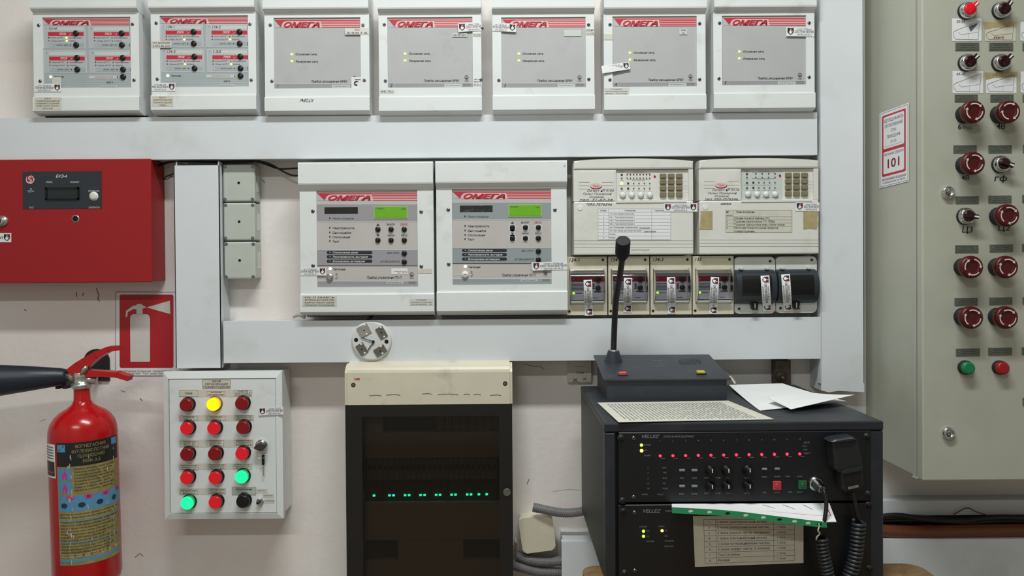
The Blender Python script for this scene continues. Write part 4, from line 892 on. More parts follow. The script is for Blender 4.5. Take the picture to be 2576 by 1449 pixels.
for a, b, mt in LAMP:
    hgt = .017; p = P(400+a*s2, 900+b*s2, DD+hgt); c = Vector((p.x, -DD, p.z)); rr_ = 58*s2*px(DD+hgt)
    rim = {'lens_yel': 'lens_yel_rim', 'lens_green': 'lens_green_rim', 'black_pl': 'black_pl'}.get(mt, 'lens_red_rim')
    m = MB().lathe(c, FWD, [(rr_*1.12, -.001), (rr_*1.12, .003), (rr_*1.06, .004), (rr_*1.04, .0041)], 'black_pl' if mt != 'lens_yel' else 'steel_dull', 28); m.build('collar', t)
    m = MB().lathe(c, FWD, [(rr_*.98, .003), (rr_*1.0, hgt-.006), (rr_*.97, hgt-.003)], rim, 28).lathe(c, FWD, [(rr_*.97, hgt-.003), (rr_*.94, hgt-.001), (rr_*.86, hgt)], mt, 28)
    m.build('signal_lamp' if mt != 'black_pl' else 'push_button', t)
p = f(890, 757); m = MB().lathe(p, FWD, [(.0135, -.001), (.0135, .004), (.012, .006), (.009, .007)], 'chrome', 24); m.build('lock', t)
kk = thing('key', 'small key on a ring hanging in the lock of the lamp cabinet', 'key', p)
bw = [(828, 775), (850, 750), (885, 735), (930, 742), (932, 770), (905, 800), (885, 806), (830, 785)]
MB().prism([(P(400+a*s2, 900+b*s2, DS+.013).x, P(400+a*s2, 900+b*s2, DS+.013).z) for a, b in bw][::-1], -DS-.020, -DS-.005, 'led_off', .002).build('bow', kk)
c = f(900, 827)+FWD*.010; MB().tube([c + Vector((math.cos(R_(15*k))*.0100, math.sin(R_(15*k))*.002, math.sin(R_(15*k))*.0100)) for k in range(25)], .0007, 'chrome', 6).build('ring', kk)
m = MB(); A = P(400+903*s2, 900+842*s2, DS+.006); B = P(400+906*s2, 900+930*s2, DS+.006); C = P(400+910*s2, 900+1026*s2, DS+.006)
m.box(A.x-.003, A.x+.003, A.y-.002, A.y+.002, B.z, A.z, 'black_pl', .001).box(B.x-.0012, B.x+.0012, B.y-.0008, B.y+.0008, C.z, B.z, 'steel'); m.build('hanging_key', kk)
p = f(878, 1246); m = MB().lathe(p, FWD, [(.0088, -.001), (.0088, .002), (.0066, .003), (.0066, .007)], 'chrome', 6, smooth=False).tube([p+FWD*.006, p+FWD*.016+Vector((-.001, 0, .001))], [.0028, .0034], 'black_pl', 10); m.build('toggle_switch', t)
seal(t, 682, 1034, 62, 20, -3, DS+.0006, ('www.112.d', 'СИСТЕМИ БЕ', '(067,073) 567'), 'L')

# ================================================================== breaker cabinet with smoked door
DA = .105; s3 = .3928; f = cm(850, 880, s3, DA)
x0, x1, z0, z1 = rect(869.5, 912, 1291, 1600, DA)
t = thing('distribution_board', 'cream distribution board with smoked door and row of green lamps', 'distribution board', ((x0+x1)/2, 0, z0))
zc = f(600, 350).z; zk = f(600, 145).z
MB().box(x0+.004, x1-.004, -.05, 0, z0, z1-.004, 'abb_cream', .003).build('back_box', t)
pr = [(-DA, zc), (-DA, zk)] + [(-DA+.045*(1-math.cos(R_(w))), zk + (z1-zk)*math.sin(R_(w))) for w in (15, 30, 45, 60, 75, 90)] + [(-.05, z1), (-.05, zc)]
cov = MB(); cov.exx(pr, x0+.006, x1-.006, 'abb_cream')
pr2 = [(y+.003 if y < -.06 else y, z-.004 if z > zk else z) for y, z in pr]; cov.exx(pr2, x0, x0+.006, 'abb_cream').exx(pr2, x1-.006, x1, 'abb_cream')
top = cov.build('top_cover', t)
dc = Dec(f); dc.text('ABB', 122, 187, 13, 'red_print', 1, bold=.03, w=38)
for a, b, w in ((310, 290, 90), (200, 294, 80), (540, 283, 60), (640, 287, 130), (805, 287, 40), (870, 288, 45), (975, 292, 70)): dc.line([(a, b), (a+w*.6, b-4), (a+w, b+1)], 5, 'grey_ink', 0)
dc.build('printed_markings', top)
for a, b in ((99, 225), (1071, 216)): p = f(a, b); MB().lathe(p, FWD, [(.0052, -.001), (.0052, .0006)], 'black_matte', 14).lathe(p, FWD, [(.003, 0), (.003, .0012)], 'steel_dull', 10).build('screw', t)
# inside: cover plates, slots, breakers
xa, xb = f(150, 0).x, f(1028, 0).x
Z = lambda b: f(600, b).z
DI = .062
MB().box(x0+.008, x1-.008, -.055, -.05, z0, zc, 'module_dark').build('inner_back', t)
for b0, b1 in ((545, 715), (1000, 1250), (1378, 1700)):
    MB().box(xa-.02, xb+.02, -DI-.012, -.055, Z(b1), Z(b0), 'module_beige', .002).build('inner_cover', t)
MB().box(f(362, 0).x, f(788, 0).x, -DI-.012, -.055, Z(1378), Z(1250), 'module_beige').build('inner_cover', t)
MB().box(xa-.02, f(268, 0).x, -DI-.010, -.055, Z(545), Z(430), 'module_beige').build('inner_cover', t)
for k in range(24):
    a = xa + .004 + k*(xb-xa-.008)/24; w = (xb-xa-.008)/24*.92
    MB().box(a, a+w, -DI-.004, -.055, Z(862), Z(720), 'breaker').box(a+w*.25, a+w*.75, -DI-.012, -DI-.004, Z(790), Z(765), 'module_dark').build('breaker', t)
for k in range(16):
    a = xa + .006 + k*(xb-xa-.012)/16; w = (xb-xa-.012)/16*.94
    MB().box(a, a+w, -DI-.004, -.055, Z(995), Z(865), 'module_dark').build('relay_module', t)
for k in range(8):
    a = f(620, 0).x + k*.019; MB().box(a, a+.016, -DI-.004, -.055, Z(540), Z(440), 'breaker').build('breaker', t)
for k, a in enumerate((155, 231, 330, 356, 430, 456, 529, 555, 629, 654, 728, 753, 828, 853, 903, 953)):
    p = P(850+a*s3, 880+(935-(a-155)*.012)*s3, DI+.006); w = .0028
    MB().box(p.x-w, p.x+w, -DI-.0065, -DI-.003, p.z-.002, p.z+.002, 'led_cyan' if k == 3 else 'led_teal').build('indicator_led', t)
m = MB(); ya, yb_ = -DA, -DA+.008
m.box(x0+.001, xa, ya, -.05, z0, zc-.001, 'door_dark').box(xb, x1-.001, ya, -.05, z0, zc-.001, 'door_dark'); m.box(xa, xb, ya, yb_, Z(425), zc-.001, 'door_dark').build('door_frame', t)
MB().box(xa, xb, -DA+.001, -DA+.004, z0, Z(425), 'smoke').build('door_pane', t)
p = f(1083, 912); MB().lathe(p, FWD, [(.0092, -.001), (.0092, .002), (.008, .003)], 'steel_dull', 20).build('door_catch', t)

# ================================================================== detector base on the trunking
sd = .0897; f = cm(860, 790, sd, DT); c = f(840, 745); Rr = 560*sd*px(DT)
t = thing('detector_base', 'round white smoke detector base with bare metal contacts on the trunking', 'detector base', Vector((c.x, -DT, c.z-Rr)))
MB().lathe(Vector((c.x, -DT, c.z)), FWD, [(Rr, -.0005), (Rr, .004), (Rr*.97, .006), (Rr*.9, .007)], 'offwhite', 48).build('disc', t)
dc = Dec(cm(860, 790, sd, DT+.007)); dc.poly([(560, 690), (650, 640), (900, 500), (960, 560), (1100, 760), (1110, 830), (900, 960), (760, 1010), (700, 930)], 'trunk', 0); dc.build('centre_opening', t)
for a, b, w, h, rt_, mt in ((620, 460, 330, 300, -28, 'steel'), (1110, 520, 220, 330, -30, 'steel_dull'), (560, 985, 230, 320, -32, 'steel_dull'), (1075, 1030, 330, 230, -32, 'steel_dull')):
    def g(x, y, e): q = R_(rt_); return P(860+(a+x*math.cos(q)-y*math.sin(q))*sd, 790+(b+x*math.sin(q)+y*math.cos(q))*sd, DT+e)
    cs = [g(-w/2, -h/2, .009), g(w/2, -h/2, .009), g(w/2, h/2, .009), g(-w/2, h/2, .009)]
    MB().prism([(p.x, p.z) for p in cs][::-1], -DT-.0095, -DT-.006, mt).build('contact_plate', t)
    for x, y in ((w*.25, -h*.4), (w*.05, h*.42)): p = g(x, y, .0095); MB().lathe(p, FWD, [(.0024, -.001), (.0024, .0012), (.0014, .002)], 'white', 12).build('rivet', t)
    p = g(0, 0, .0097); MB().lathe(p, FWD, [(.0018, -.001), (.0018, .0006)], 'hole', 8).build('contact_slot', t)
for a, b in ((415, 718), (1265, 765)): p = f(a, b)+FWD*.0068; MB().lathe(p, FWD, [(.0048, -.001), (.0048, .0006)], 'hole', 16).build('screw_hole', t)
g = lambda a, b, e=.010: P(860+a*sd, 790+b*sd, DT+e)
MB().tube(spline([g(560, 650), g(660, 700), g(780, 740), g(880, 770)]), .0010, 'cable', 6).tube(spline([g(735, 1010), g(800, 900), g(880, 820)]), .0010, 'cable', 6).lathe(g(880, 775, .008), FWD, [(.0034, 0), (.0034, .003)], 'cable', 10).build('wire', t)

# ================================================================== small wall fittings
# square junction box, turned a little
cs = [P(*q, .045) for q in ((1303, 1305), (1389, 1296), (1399, 1383), (1316, 1394))]
t = thing('junction_box', 'square cream junction box tilted on the wall beside the rack', 'junction box', (cs[3].x, 0, cs[3].z))
def round_quad(cs, k=.12):
    o = []
    for i in range(4):
        a, b, c = cs[i-1], cs[i], cs[(i+1) % 4]
        for s in (0, .25, .5, .75, 1): p = (b+(a-b)*k)*(1-s)**2 + b*2*s*(1-s) + (b+(c-b)*k)*s*s; o.append((p.x, p.z))
    return o[::-1]
MB().prism(round_quad(cs), -.045, -.030, 'abb_cream', .003).build('lid', t)
cc = sum(cs, Vector())/4; MB().prism(round_quad([cc + (p-cc)*.95 for p in cs]), -.030, 0, 'abb_cream').build('body', t)
MB().tube([P(1300, 1360, .018), P(1293, 1360, .018)], [.012, .008], 'jgrey', 12).build('grommet', t)
def conduit(label, pts, r, mat='conduit', n=60):
    ps = spline(pts, 40); L = [0]
    for a, b in zip(ps, ps[1:]): L.append(L[-1]+(b-a).length)
    k = int(L[-1]/.0042)*4; path = []; j = 0
    for i in range(k+1):
        s = L[-1]*i/k
        while j < len(L)-2 and L[j+1] < s: j += 1
        w = (s-L[j])/max(1e-9, L[j+1]-L[j]); path.append(ps[j].lerp(ps[j+1], w))
    rad = [r if i % 4 < 2 else r*.84 for i in range(k+1)]
    return MB().tube(path, rad, mat, 14, smooth=False).build('corrugated_conduit', org=path[0], label=label, cat='conduit', group='grey corrugated conduits by the rack')
conduit('grey corrugated conduit curving from the wall behind the black rack', [P(1342, 1276, .045), P(1365, 1281, .05), P(1405, 1289, .055), P(1440, 1290, .058), P(1480, 1284, .06)], .0115)
conduit('grey corrugated conduit below the square junction box, upper of two', [P(1302, 1398, .02), P(1330, 1408, .03), P(1370, 1413, .03), P(1416, 1411, .03)], .0125)
conduit('grey corrugated conduit below the square junction box, lower of two', [P(1292, 1421, .02), P(1315, 1428, .03), P(1360, 1438, .03), P(1416, 1440, .03)], .0125)
# switch cover
x0, x1, z0, z1 = rect(1427, 906, 1489, 963, .012)
t = thing('cover_plate', 'beige square wall cover plate with painted marks beside the desk microphone', 'cover plate', ((x0+x1)/2, 0, z0))
cp = MB().box(x0, x1, -.012, 0, z0, z1, 'tape', .002).build('plate', t)
dc = Dec(cm(1280, 870, .3995, .012)); dc.text('Олень', 450, 168, 14, 'pencil', 1, it=.4, w=48).line([(405, 205), (432, 222)], 4, 'pencil').line([(432, 205), (405, 222)], 4, 'pencil').line([(466, 200), (490, 218)], 3, 'pencil').line([(490, 200), (466, 218)], 3, 'pencil').line([(400, 226), (445, 228)], 3, 'pencil').rect(410, 126, 480, 129, 'grey_ink', 0); dc.build('marks', cp)
# dark lock plate
x0, x1, z0, z1 = rect(1949, 906, 1990, 985, .025)
t = thing('lock_box', 'dark rusty steel plate with round knob above the papers', 'lock', ((x0+x1)/2, 0, z0))
MB().box(x0, x1, -.025, 0, z0, z1, 'rust', .002).build('plate', t)
p = P(1964, 947, .025); MB().lathe(p, FWD, [(.014, -.001), (.014, .004), (.010, .008), (.0045, .010), (.0045, .014)], 'rust', 20).lathe(p+FWD*.013, FWD, [(.0022, 0), (.0018, .002)], 'chrome', 10).build('knob', t)
# loose cables
def cable(label, pts, r=.003, mat='cable', group=None):
    ps = spline(pts, 10); return MB().tube(ps, r, mat, 8).build('cable', org=ps[0], label=label, cat='cable', group=group)
cable('thin black cable drooping from the trunking to the white control panel, upper', [P(640, 405, .04), P(665, 412, .03), P(700, 424, .03), P(730, 424, .03), P(758, 423, .03)], .0022)
cable('thin black cable drooping from the trunking to the white control panel, lower', [P(640, 402, .05), P(680, 413, .035), P(710, 430, .03), P(735, 441, .03), P(758, 441, .03)], .0022)
cable('black cable running along the gap over the upright trunking', [P(396, 418, .03), P(425, 408, .04), P(470, 405, .04), P(560, 408, .04), P(640, 405, .04)], .003)
cable('red wire inside the open end of the lower trunking', [P(556, 812, .03), P(559, 850, .045), P(558, 880, .04), P(560, 900, .03)], .003, 'cable_red')
cable('red wire at the end of the upper trunking by the upright trunking', [P(2056, 296, .03), P(2060, 330, .045), P(2058, 365, .04), P(2060, 392, .03)], .003, 'cable_red')
cable('short white cable behind the desk microphone', [P(1826, 938, .03), P(1840, 952, .05), P(1850, 966, .07)], .003, 'cable_white')
cable('dark cable stub between control panel and lower trunking', [P(936, 794, .03), P(930, 800, .06), P(925, 806, .04)], .004)
cable('black cable stub between the two white control panels', [P(1092, 420, .02), P(1096, 432, .06), P(1095, 445, .04)], .003)
cable('grey cable clip lying on the lower trunking beside control panel', [P(738, 797, .06), P(752, 792, .065), P(768, 799, .06)], .004, 'jgrey')

# scratches, cracks and paint edges on the wall
wb = bpy.data.objects['wall_back']
for pts, w, mt in (([(192, 735), (193, 747)], 2.2, 'scratch'), ([(210, 736), (208, 744)], 2, 'scratch'), ([(243, 724), (244, 730), (249, 742), (246, 752), (251, 758)], 2, 'scratch'), ([(61, 778), (66, 782)], 2, 'scratch'),
                   ([(409, 458), (418, 444), (430, 440), (436, 436)], 3.5, 'scratch'), ([(412, 452), (422, 450), (434, 442)], 2, 'scratch'), ([(303, 982), (316, 986)], 2, 'stain'), ([(352, 1002), (358, 1008)], 2, 'scratch'),
                   ([(1317, 915), (1345, 922), (1360, 921), (1369, 930)], 1.2, 'scratch'), ([(1326, 1218), (1331, 1205)], 1.6, 'scratch'), ([(1390, 1236), (1430, 1231), (1462, 1233)], 1, 'stain'), ([(659, 452), (666, 460)], 1.6, 'scratch'),
                   ([(100, 1060), (115, 1055)], 1.2, 'stain'), ([(340, 1402), (352, 1392), (360, 1399)], 1.4, 'scratch')):
    dc = Dec(lambda a, b: P(a, b, 0)); dc.line(pts, w, mt, 0); dc.build('wall_scratch', wb)
# ================================================================== black rack
DF, DB_ = .5, .076
x0, x1, _, zt = rect(1522, 1062, 2224, 1468, DF); zb = rect(1522, 1062, 2224, 1468, DF)[2]
t = thing('equipment_rack', 'black steel equipment rack standing on the wooden table', 'rack', ((x0+x1)/2, -.3, zb))
lid = MB().box(x0, x1, -DF, -DB_, zt-.017, zt, 'rack', .003, 2).build('top_panel', t)
MB().box(x0+.001, x0+.004, -DF+.004, -DB_, zb, zt-.017, 'rack_side').build('side_panel', t); MB().box(x1-.004, x1-.001, -DF+.004, -DB_, zb, zt-.017, 'rack_side').build('side_panel', t)
MB().box(x0+.004, x1-.004, -DF+.01, -DB_, zb, zb+.004, 'rack_side').build('bottom_panel', t); MB().box(x0+.004, x1-.004, -DB_-.003, -DB_, zb, zt-.017, 'rack_side').build('back_panel', t)
for a, b in ((x0+.0005, x0+.020), (x1-.026, x1-.0005)): MB().box(a, b, -DF+.001, -DF+.03, zb, zt-.018, 'rack', .002).build('front_post', t)
rx0, rx1 = P(1548, 1250, DF-.008).x, P(2196, 1250, DF-.008).x
for a, b in ((rx0, rx0+.022), (rx1-.026, rx1)): MB().box(a, b, -DF+.012, -DF+.02, zb, zt-.018, 'rack_front').build('mounting_rail', t)
def unit(label, v0, v1):
    ux0, ux1, uz0, uz1 = rect(1556, v0, 2192, v1, DF)
    u = thing('rack_unit', label, 'rack unit', ((ux0+ux1)/2, -.3, uz0), 'units bolted into the black rack')
    MB().box(ux0+.02, ux1-.02, -DF+.006, -DB_-.02, uz0+.002, uz1-.002, 'rack_side').build('chassis', u)
    fp = MB().box(ux0, ux1, -DF, -DF+.006, uz0, uz1, 'rack_front', .001).build('faceplate', u)
    return u, fp
def bolt(u, a, b, d=DF):
    p = P(a, b, d); MB().lathe(p, FWD, [(.0065, -.001), (.0065, .001), (.0045, .002)], 'rack', 14).lathe(p+FWD*.001, FWD, [(.0042, 0), (.0042, .004), (.003, .0046)], 'black_pl', 12).lathe(p+FWD*.0045, FWD, [(.0018, 0), (.0018, .0006)], 'screw', 6).build('bolt', u)
g4 = lambda a, b, e=0: P(1280+a*.3995, 870+b*.3995, DF+e)
g5 = lambda a, b, e=0: P(1820+a*.39967, 870+b*.39967, DF+e)
u1, fp1 = unit('black rack unit with twelve red lamps, knobs and two square buttons', 1086, 1262)
dc = Dec(lambda a, b: g4(a, b)); G = 'rack_print'
dc.text('VELLEZ', 893, 570, 20, G, 1, it=.35, bold=.015, w=112).text('VOICE ALARM EQUIPMENT', 1072, 570, 12, G, 1, it=.2, w=195)
for s, a, b in (('POWER', 872, 624), ('AC', 862, 657), ('ALARM', 870, 690), ('0', 876, 767), ('-3', 874, 800), ('-6', 875, 834), ('-12', 876, 866), ('-24', 877, 898), ('METER', 856, 935), ('LINE', 978, 767), ('MIC', 984, 798), ('AUX', 981, 832), ('FD', 978, 865), ('TONE', 983, 898), ('FAULT', 955, 935), ('TEST', 1090, 832), ('LAMP', 1168, 832), ('RESET', 1090, 932), ('MODE', 1168, 932), ('LOW', 1246, 830), ('TONE', 1315, 830), ('HIGH', 1382, 830), ('LOW', 1246, 928), ('TONE', 1315, 928), ('HIGH', 1382, 928), ('LEVEL', 1500, 830), ('LEVEL', 1500, 928)):
    dc.text(s, a, b, 9, G, 1)
dc.build('printed_markings', fp1)
dc = Dec(lambda a, b: g5(a, b))
for s, a, b in (('PRIOR.', 525, 608), ('CALL', 510, 630), ('LINE', 513, 653), ('SELECT', 527, 676), ('RESET', 257, 825), ('ALARM', 337, 822), ('TAPE', 402, 822), ('EVAC', 481, 822), ('0.5A', 258, 922), ('ALERT', 337, 922), ('0.5A', 420, 920), ('RESET', 482, 920)): dc.text(s, a, b, 9, G, 1)
dc.build('printed_markings', fp1)
led(u1, g4(835, 625), .0028, 'led_green'); led(u1, g4(836, 660), .0032, 'led_amber')
for k in range(12):
    p = g4(953+79.9*k, 693-1.1*k); led(u1, p, .0026, 'led_red'); a = 953 + 79.9*k
    Dec(lambda a, b: g4(a, b)).text(str(k+1), a, 598-.9*k, 10, G, 1).build('zone_number', fp1); Dec(lambda a, b: g4(a, b)).rect(a+2, 707-k, a+30, 710-k, G, 1).build('zone_dash', fp1)
for a in (1787, 1828, 1881):
    for b in (1184, 1224):
        p = P(a, b-.01*(a-1787), DF); m = MB().lathe(p, FWD, [(.0098, -.001), (.0098, .002), (.0085, .003), (.0078, .012), (.0066, .0135)], 'black_pl', 24); q = p + FWD*.0137
        m.box(q.x-.0008, q.x+.0008, q.y-.0004, q.y+.001, q.z, q.z+.0066, 'white_print'); m.build('knob', u1)
for a, b in ((1090, 780), (1168, 780), (1090, 880), (1168, 880)): p = g4(a, b); MB().box(p.x-.0052, p.x+.0052, p.y-.003, p.y+.001, p.z-.0025, p.z+.0015, 'rack_print', .0006).build('slide_switch', u1)
for a, b in ((257, 772), (337, 770)): p = g5(a, b); MB().box(p.x-.0045, p.x+.0045, p.y-.003, p.y+.001, p.z-.0025, p.z+.0012, 'rack_print', .0006).build('slide_switch', u1)
for a, b, mt in ((335, 877, 'sq_red'), (495, 873, 'sq_green')):
    p = g5(a, b); m = MB().box(p.x-.0075, p.x+.0075, p.y-.004, p.y+.001, p.z-.0078, p.z+.0078, mt, .001).lathe(p+FWD*.004, FWD, [(.0045, -.0005), (.0045, .0008), (.0038, .0014)], mt, 16); m.build('square_button', u1)
for a, b in ((1562, 1102), (1566, 1260), (1594, 1102), (1594, 1250)): bolt(u1, a, b) if a < 1570 else screw(u1, P(a, b, DF), DF, .003)
bolt(u1, 2181, 1098); bolt(u1, 2184, 1243)
u2, fp2 = unit('black rack unit with typed zone list taped on its front', 1268, 1464)
dc = Dec(lambda a, b: g4(a, b)); dc.text('VELLEZ', 903, 1040, 20, G, 1, it=.35, bold=.015, w=112).text('POWER SUPPLY', 985, 1040, 12, G, 1, 'L', it=.2, w=120)
for s, a, b in (('POWER', 846, 1138), ('FAULT', 962, 1136), ('AC', 876, 1165), ('DC', 876, 1198), ('CHARGE', 890, 1230), ('AC', 990, 1163), ('DC', 990, 1196), ('CHARGER', 1010, 1228), ('GROUND', 1008, 1262)): dc.text(s, a, b, 9, G, 1)
dc.build('printed_markings', fp2)
for a, b, mt in ((848, 1167, 'led_green'), (848, 1199, 'led_green'), (965, 1164, 'led_amber')): led(u2, g4(a, b), .0027, mt)
for a, b in ((1568, 1285), (1571, 1442)): bolt(u2, a, b)
for a, b in ((1596, 1289), (1597, 1435)): screw(u2, P(a, b, DF), DF, .003)
bolt(u2, 2185, 1270); bolt(u2, 2187, 1430)
# zone list
cs = [P(1743, 1298, DF+.0008), P(2021, 1298, DF+.0008), P(2021, 1416, DF+.0008), P(1748, 1426, DF+.0008)]
dc = Dec(quad3(cs, 278, 128), base=.0004); dc.rect(0, 0, 278, 128, 'paper_old', 0); tb_x = (26, 56, 202, 255)
for k in range(9): dc.rect(26, 8+14*k, 255, 8.8+14*k, 'paper_lines', 1)
for x in tb_x: dc.rect(x, 8, x+.8, 120, 'paper_lines', 1)
for k, s in enumerate(('1 зона (центральный вход)', '2 зона (операционная часть)', '3 зона (касса часть вводная)', '1 зона (технический этаж)', '2 зона (операционная часть)', '3 зона (кафе часть 2 этажа)', 'Пост охраны', 'Резерв')):
    dc.text('%d.' % (k+1), 40, 15+14*k, 5, 'paper_lines', 2).text(s, 60, 15+14*k, 5.4, 'paper_lines', 2, 'L', w=min(132, 5*len(s))).text('1 зона', 222, 15+14*k, 5, 'paper_lines', 2)
dc.build('zone_list', u2, 'typed yellowed paper list')
# document sleeve poking out between the units
zg = P(1800, 1265, DF).z
bk = [P(1692, 1268, DF-.06), P(2060, 1266, DF-.06)]
fr_ = [P(1690, 1288, DF+.035), P(1830, 1296, DF+.045), P(1960, 1311, DF+.055), P(2040, 1319, DF+.06), P(2104, 1314, DF+.055)]
t = thing('document_sleeve', 'clear document sleeve with green punched edge sticking out between the rack units', 'document sleeve', Vector((fr_[0].x, -DF, zg)))
edge = spline([P(1690, 1276, DF+.034), P(1830, 1284, DF+.044), P(1960, 1299, DF+.054), P(2060, 1311, DF+.058), P(2104, 1312, DF+.056)], 6)
back = [P(1690+(2086-1690)*k/(len(edge)-1), 1267.5-2*k/(len(edge)-1), DF+.001) for k in range(len(edge))]
th = Vector((0, 0, -.0012))
n = len(edge); m = MB(); m.add(back+edge, [(k, k+1, n+k+1, n+k) for k in range(n-1)], 'paper'); m.add([p+th for p in back]+[p+th for p in edge], [(k, n+k, n+k+1, k+1) for k in range(n-1)], 'sleeve_clear'); m.add([p for p in edge]+[p+th for p in edge], [(k, k+1, n+k+1, n+k) for k in range(n-1)], 'sleeve_clear')
pg = m.build('page', t)
dn = [p + Vector((0, -.003, 0)) + Vector((0, 0, -.0095)) for p in edge]; m = MB(); kk_ = n-4
m.add(edge[:kk_]+dn[:kk_], [(k, k+1, kk_+k+1, kk_+k) for k in range(kk_-1)], 'sleeve_green'); m.add([p+Vector((0, .001, 0)) for p in edge[:kk_]+dn[:kk_]], [(k, kk_+k, kk_+k+1, k+1) for k in range(kk_-1)], 'sleeve_green')
ge = m.build('punched_edge', t, 'green punched plastic edge')
for k in range(2, kk_-1, 2):
    c = edge[k].lerp(dn[k], .5) + FWD*.0006; h_ = .0034; MB().add([c + Vector((h_*1.3*math.cos(R_(45*j)), 0, h_*.75*math.sin(R_(45*j)))) for j in range(8)], [tuple(range(8))], 'line_light' if k % 3 else 'hole').build('punch_hole', ge)
dc = Dec(lambda a, b: back[0].lerp(back[-1], a).lerp(edge[min(n-1, int(a*(n-1)))], b), n=(0, -.3, 1)); 
dc.line([(.5, .62), (.75, .66), (.97, .7), (.97, .2)], .012, 'red_print', 1)
for k in range(3): dc.line([(.56+.13*k, .1), (.59+.13*k, .36)], .006, 'pencil', 1)
dc.build('printed_markings', pg)
# handset microphone
t = thing('hand_microphone', 'black hand microphone clipped to the right of the rack front', 'microphone', P(2148, 1238, DF+.002))
def hexa(q, d0, d1, mat, top=0):
    a = [P(*p, d1) for p in q]; b = [Vector((p.x, -d0, p.z)) for p in a]
    return MB().prism([(p.x, p.z) for p in a][::-1], -d1, -d0, mat, .005, 3)
hexa([(2094, 1112), (2100, 1107), (2150, 1101), (2160, 1108), (2173, 1174), (2168, 1182), (2112, 1190), (2102, 1180)], DF+.001, DF+.032, 'black_matte').build('body', t)
hexa([(2088, 1112), (2104, 1106), (2148, 1100), (2158, 1108), (2104, 1117)], DF+.004, DF+.036, 'rack').build('top_cap', t)
hexa([(2116, 1184), (2172, 1176), (2174, 1222), (2166, 1234), (2128, 1240), (2120, 1232)], DF+.001, DF+.024, 'black_matte').build('grip', t)
hexa([(2116, 1186), (2172, 1175), (2172, 1177.5), (2116, 1188.5)], DF+.018, DF+.034, 'rack').build('seam', t)
dc = Dec(lambda a, b: P(2040+a*.2548, 1080+b*.2548, DF+.0245)); dc.poly([(366, 570), (468, 546), (470, 570), (370, 594)], 'steel', 0).text('VELLEZ', 418, 571, 10, 'ink', 1, w=60, rot=-12); dc.build('name_plate', t)
def coil(pts, R, r, turns, mat='black_pl'):
    ps = spline(pts, 30); L = [0]
    for a, b in zip(ps, ps[1:]): L.append(L[-1]+(b-a).length)
    out = []; k = turns*10; j = 0
    for i in range(k+1):
        s = L[-1]*i/k
        while j < len(L)-2 and L[j+1] < s: j += 1
        c = ps[j].lerp(ps[j+1], (s-L[j])/max(1e-9, L[j+1]-L[j])); w = 2*math.pi*turns*i/k
        tn = (ps[j+1]-ps[j]).normalized(); a = tn.cross(FWD).normalized(); b = tn.cross(a); out.append(c + a*R*math.cos(w) + b*R*math.sin(w))
    return out
h5 = lambda a, b, e=.02: P(2040+a*.2548, 1080+b*.2548, DF+e)
MB().tube(spline([h5(415, 620, .012), h5(430, 700, .014), h5(445, 800, .016), h5(470, 900, .016)]), .0036, 'black_pl', 8).build('cord', t)
MB().tube(coil([h5(475, 905), h5(462, 1050), h5(440, 1250), h5(400, 1400), h5(330, 1560)], .0095, .0032, 17), .0034, 'rack', 7).build('coiled_cord', t)
# plug and its cord
p = P(2052, 1217, DF); q = P(2068, 1232, DF+.034)
t = thing('cord_plug', 'chrome round plug with black coiled cord in the rack front', 'plug', p)
d_ = (q-p).normalized(); L_ = (q-p).length
MB().lathe(p, d_, [(.0105, -.002), (.0105, .006), (.009, .008), (.009, .016), (.0075, .018), (.0075, L_-.004), (.006, L_)], 'chrome', 20).lathe(p, FWD, [(.0135, -.001), (.0135, .003), (.0115, .005)], 'chrome', 24).build('connector', t)
MB().tube(spline([q, h5(130, 610, .04), h5(148, 680, .045), h5(150, 780, .05), h5(130, 920, .055), h5(108, 1060, .045)]), .0036, 'black_pl', 8).build('cord', t)
MB().tube(coil([h5(108, 1060, .045), h5(112, 1150, .045), h5(135, 1280, .045), h5(165, 1420, .045), h5(190, 1560, .045)], .0085, .003, 14), .0032, 'rack', 7).build('coiled_cord', t)
cable('frayed pale wires at the top of the coiled cord', [h5(78, 930, .062), h5(82, 960, .062), h5(70, 1000, .062), h5(88, 1030, .06), h5(62, 1060, .058), h5(52, 1090, .055)], .0012, 'tape')

# ================================================================== desk microphone on the rack
ZT = zt
fl, frt = Pz(1527, 1003, ZT+.003), Pz(1832, 1003, ZT+.003); bx0, bx1, yf = fl.x, frt.x, fl.y; yb = -.10
zf = CZ + (P(1680, 953, -yf).z-CZ); zr = P(1640, 894, -yb).z
t = thing('desk_microphone', 'dark grey desk paging microphone with gooseneck on the rack', 'microphone', ((bx0+bx1)/2, yf, ZT))
MB().exx([(yf, ZT), (yf, zf-.002), (yb, zr-.002), (yb, ZT)], bx0, bx1, 'mic_box').build('base', t)
tp = MB().exx([(yf-.006, zf-.0025), (yf-.006, zf+.0005), (yb+.004, zr+.001), (yb+.004, zr-.002)], bx0-.008, bx1+.008, 'mic_box').build('top_plate', t)
def onp(u, v, e=0):                        # a pixel on the sloping top plate
    r = ray(u, v); n0 = Vector((0, zf-zr, -(yf-yb))); n0 = n0 if n0.z > 0 else -n0; n0.normalize(); o_ = Vector((0, yf, zf+.0008))
    c0 = Vector((0, -D, CZ)); k = (o_-c0).dot(n0)/r.dot(n0); return c0 + r*k + n0*e
nrm = (onp(1600, 920, 1)-onp(1600, 920)).normalized()
for u, v, mt in ((1566, 943, 'btn_orange'), (1763, 940, 'btn_yellow')):
    p = onp(u, v); MB().box(p.x-.0105, p.x+.0105, p.y-.009, p.y+.009, p.z-.002, p.z+.002, 'black_pl', .001).box(p.x-.0085, p.x+.0085, p.y-.007, p.y+.007, p.z, p.z+.0065, mt, .0015).build('talk_button', t)
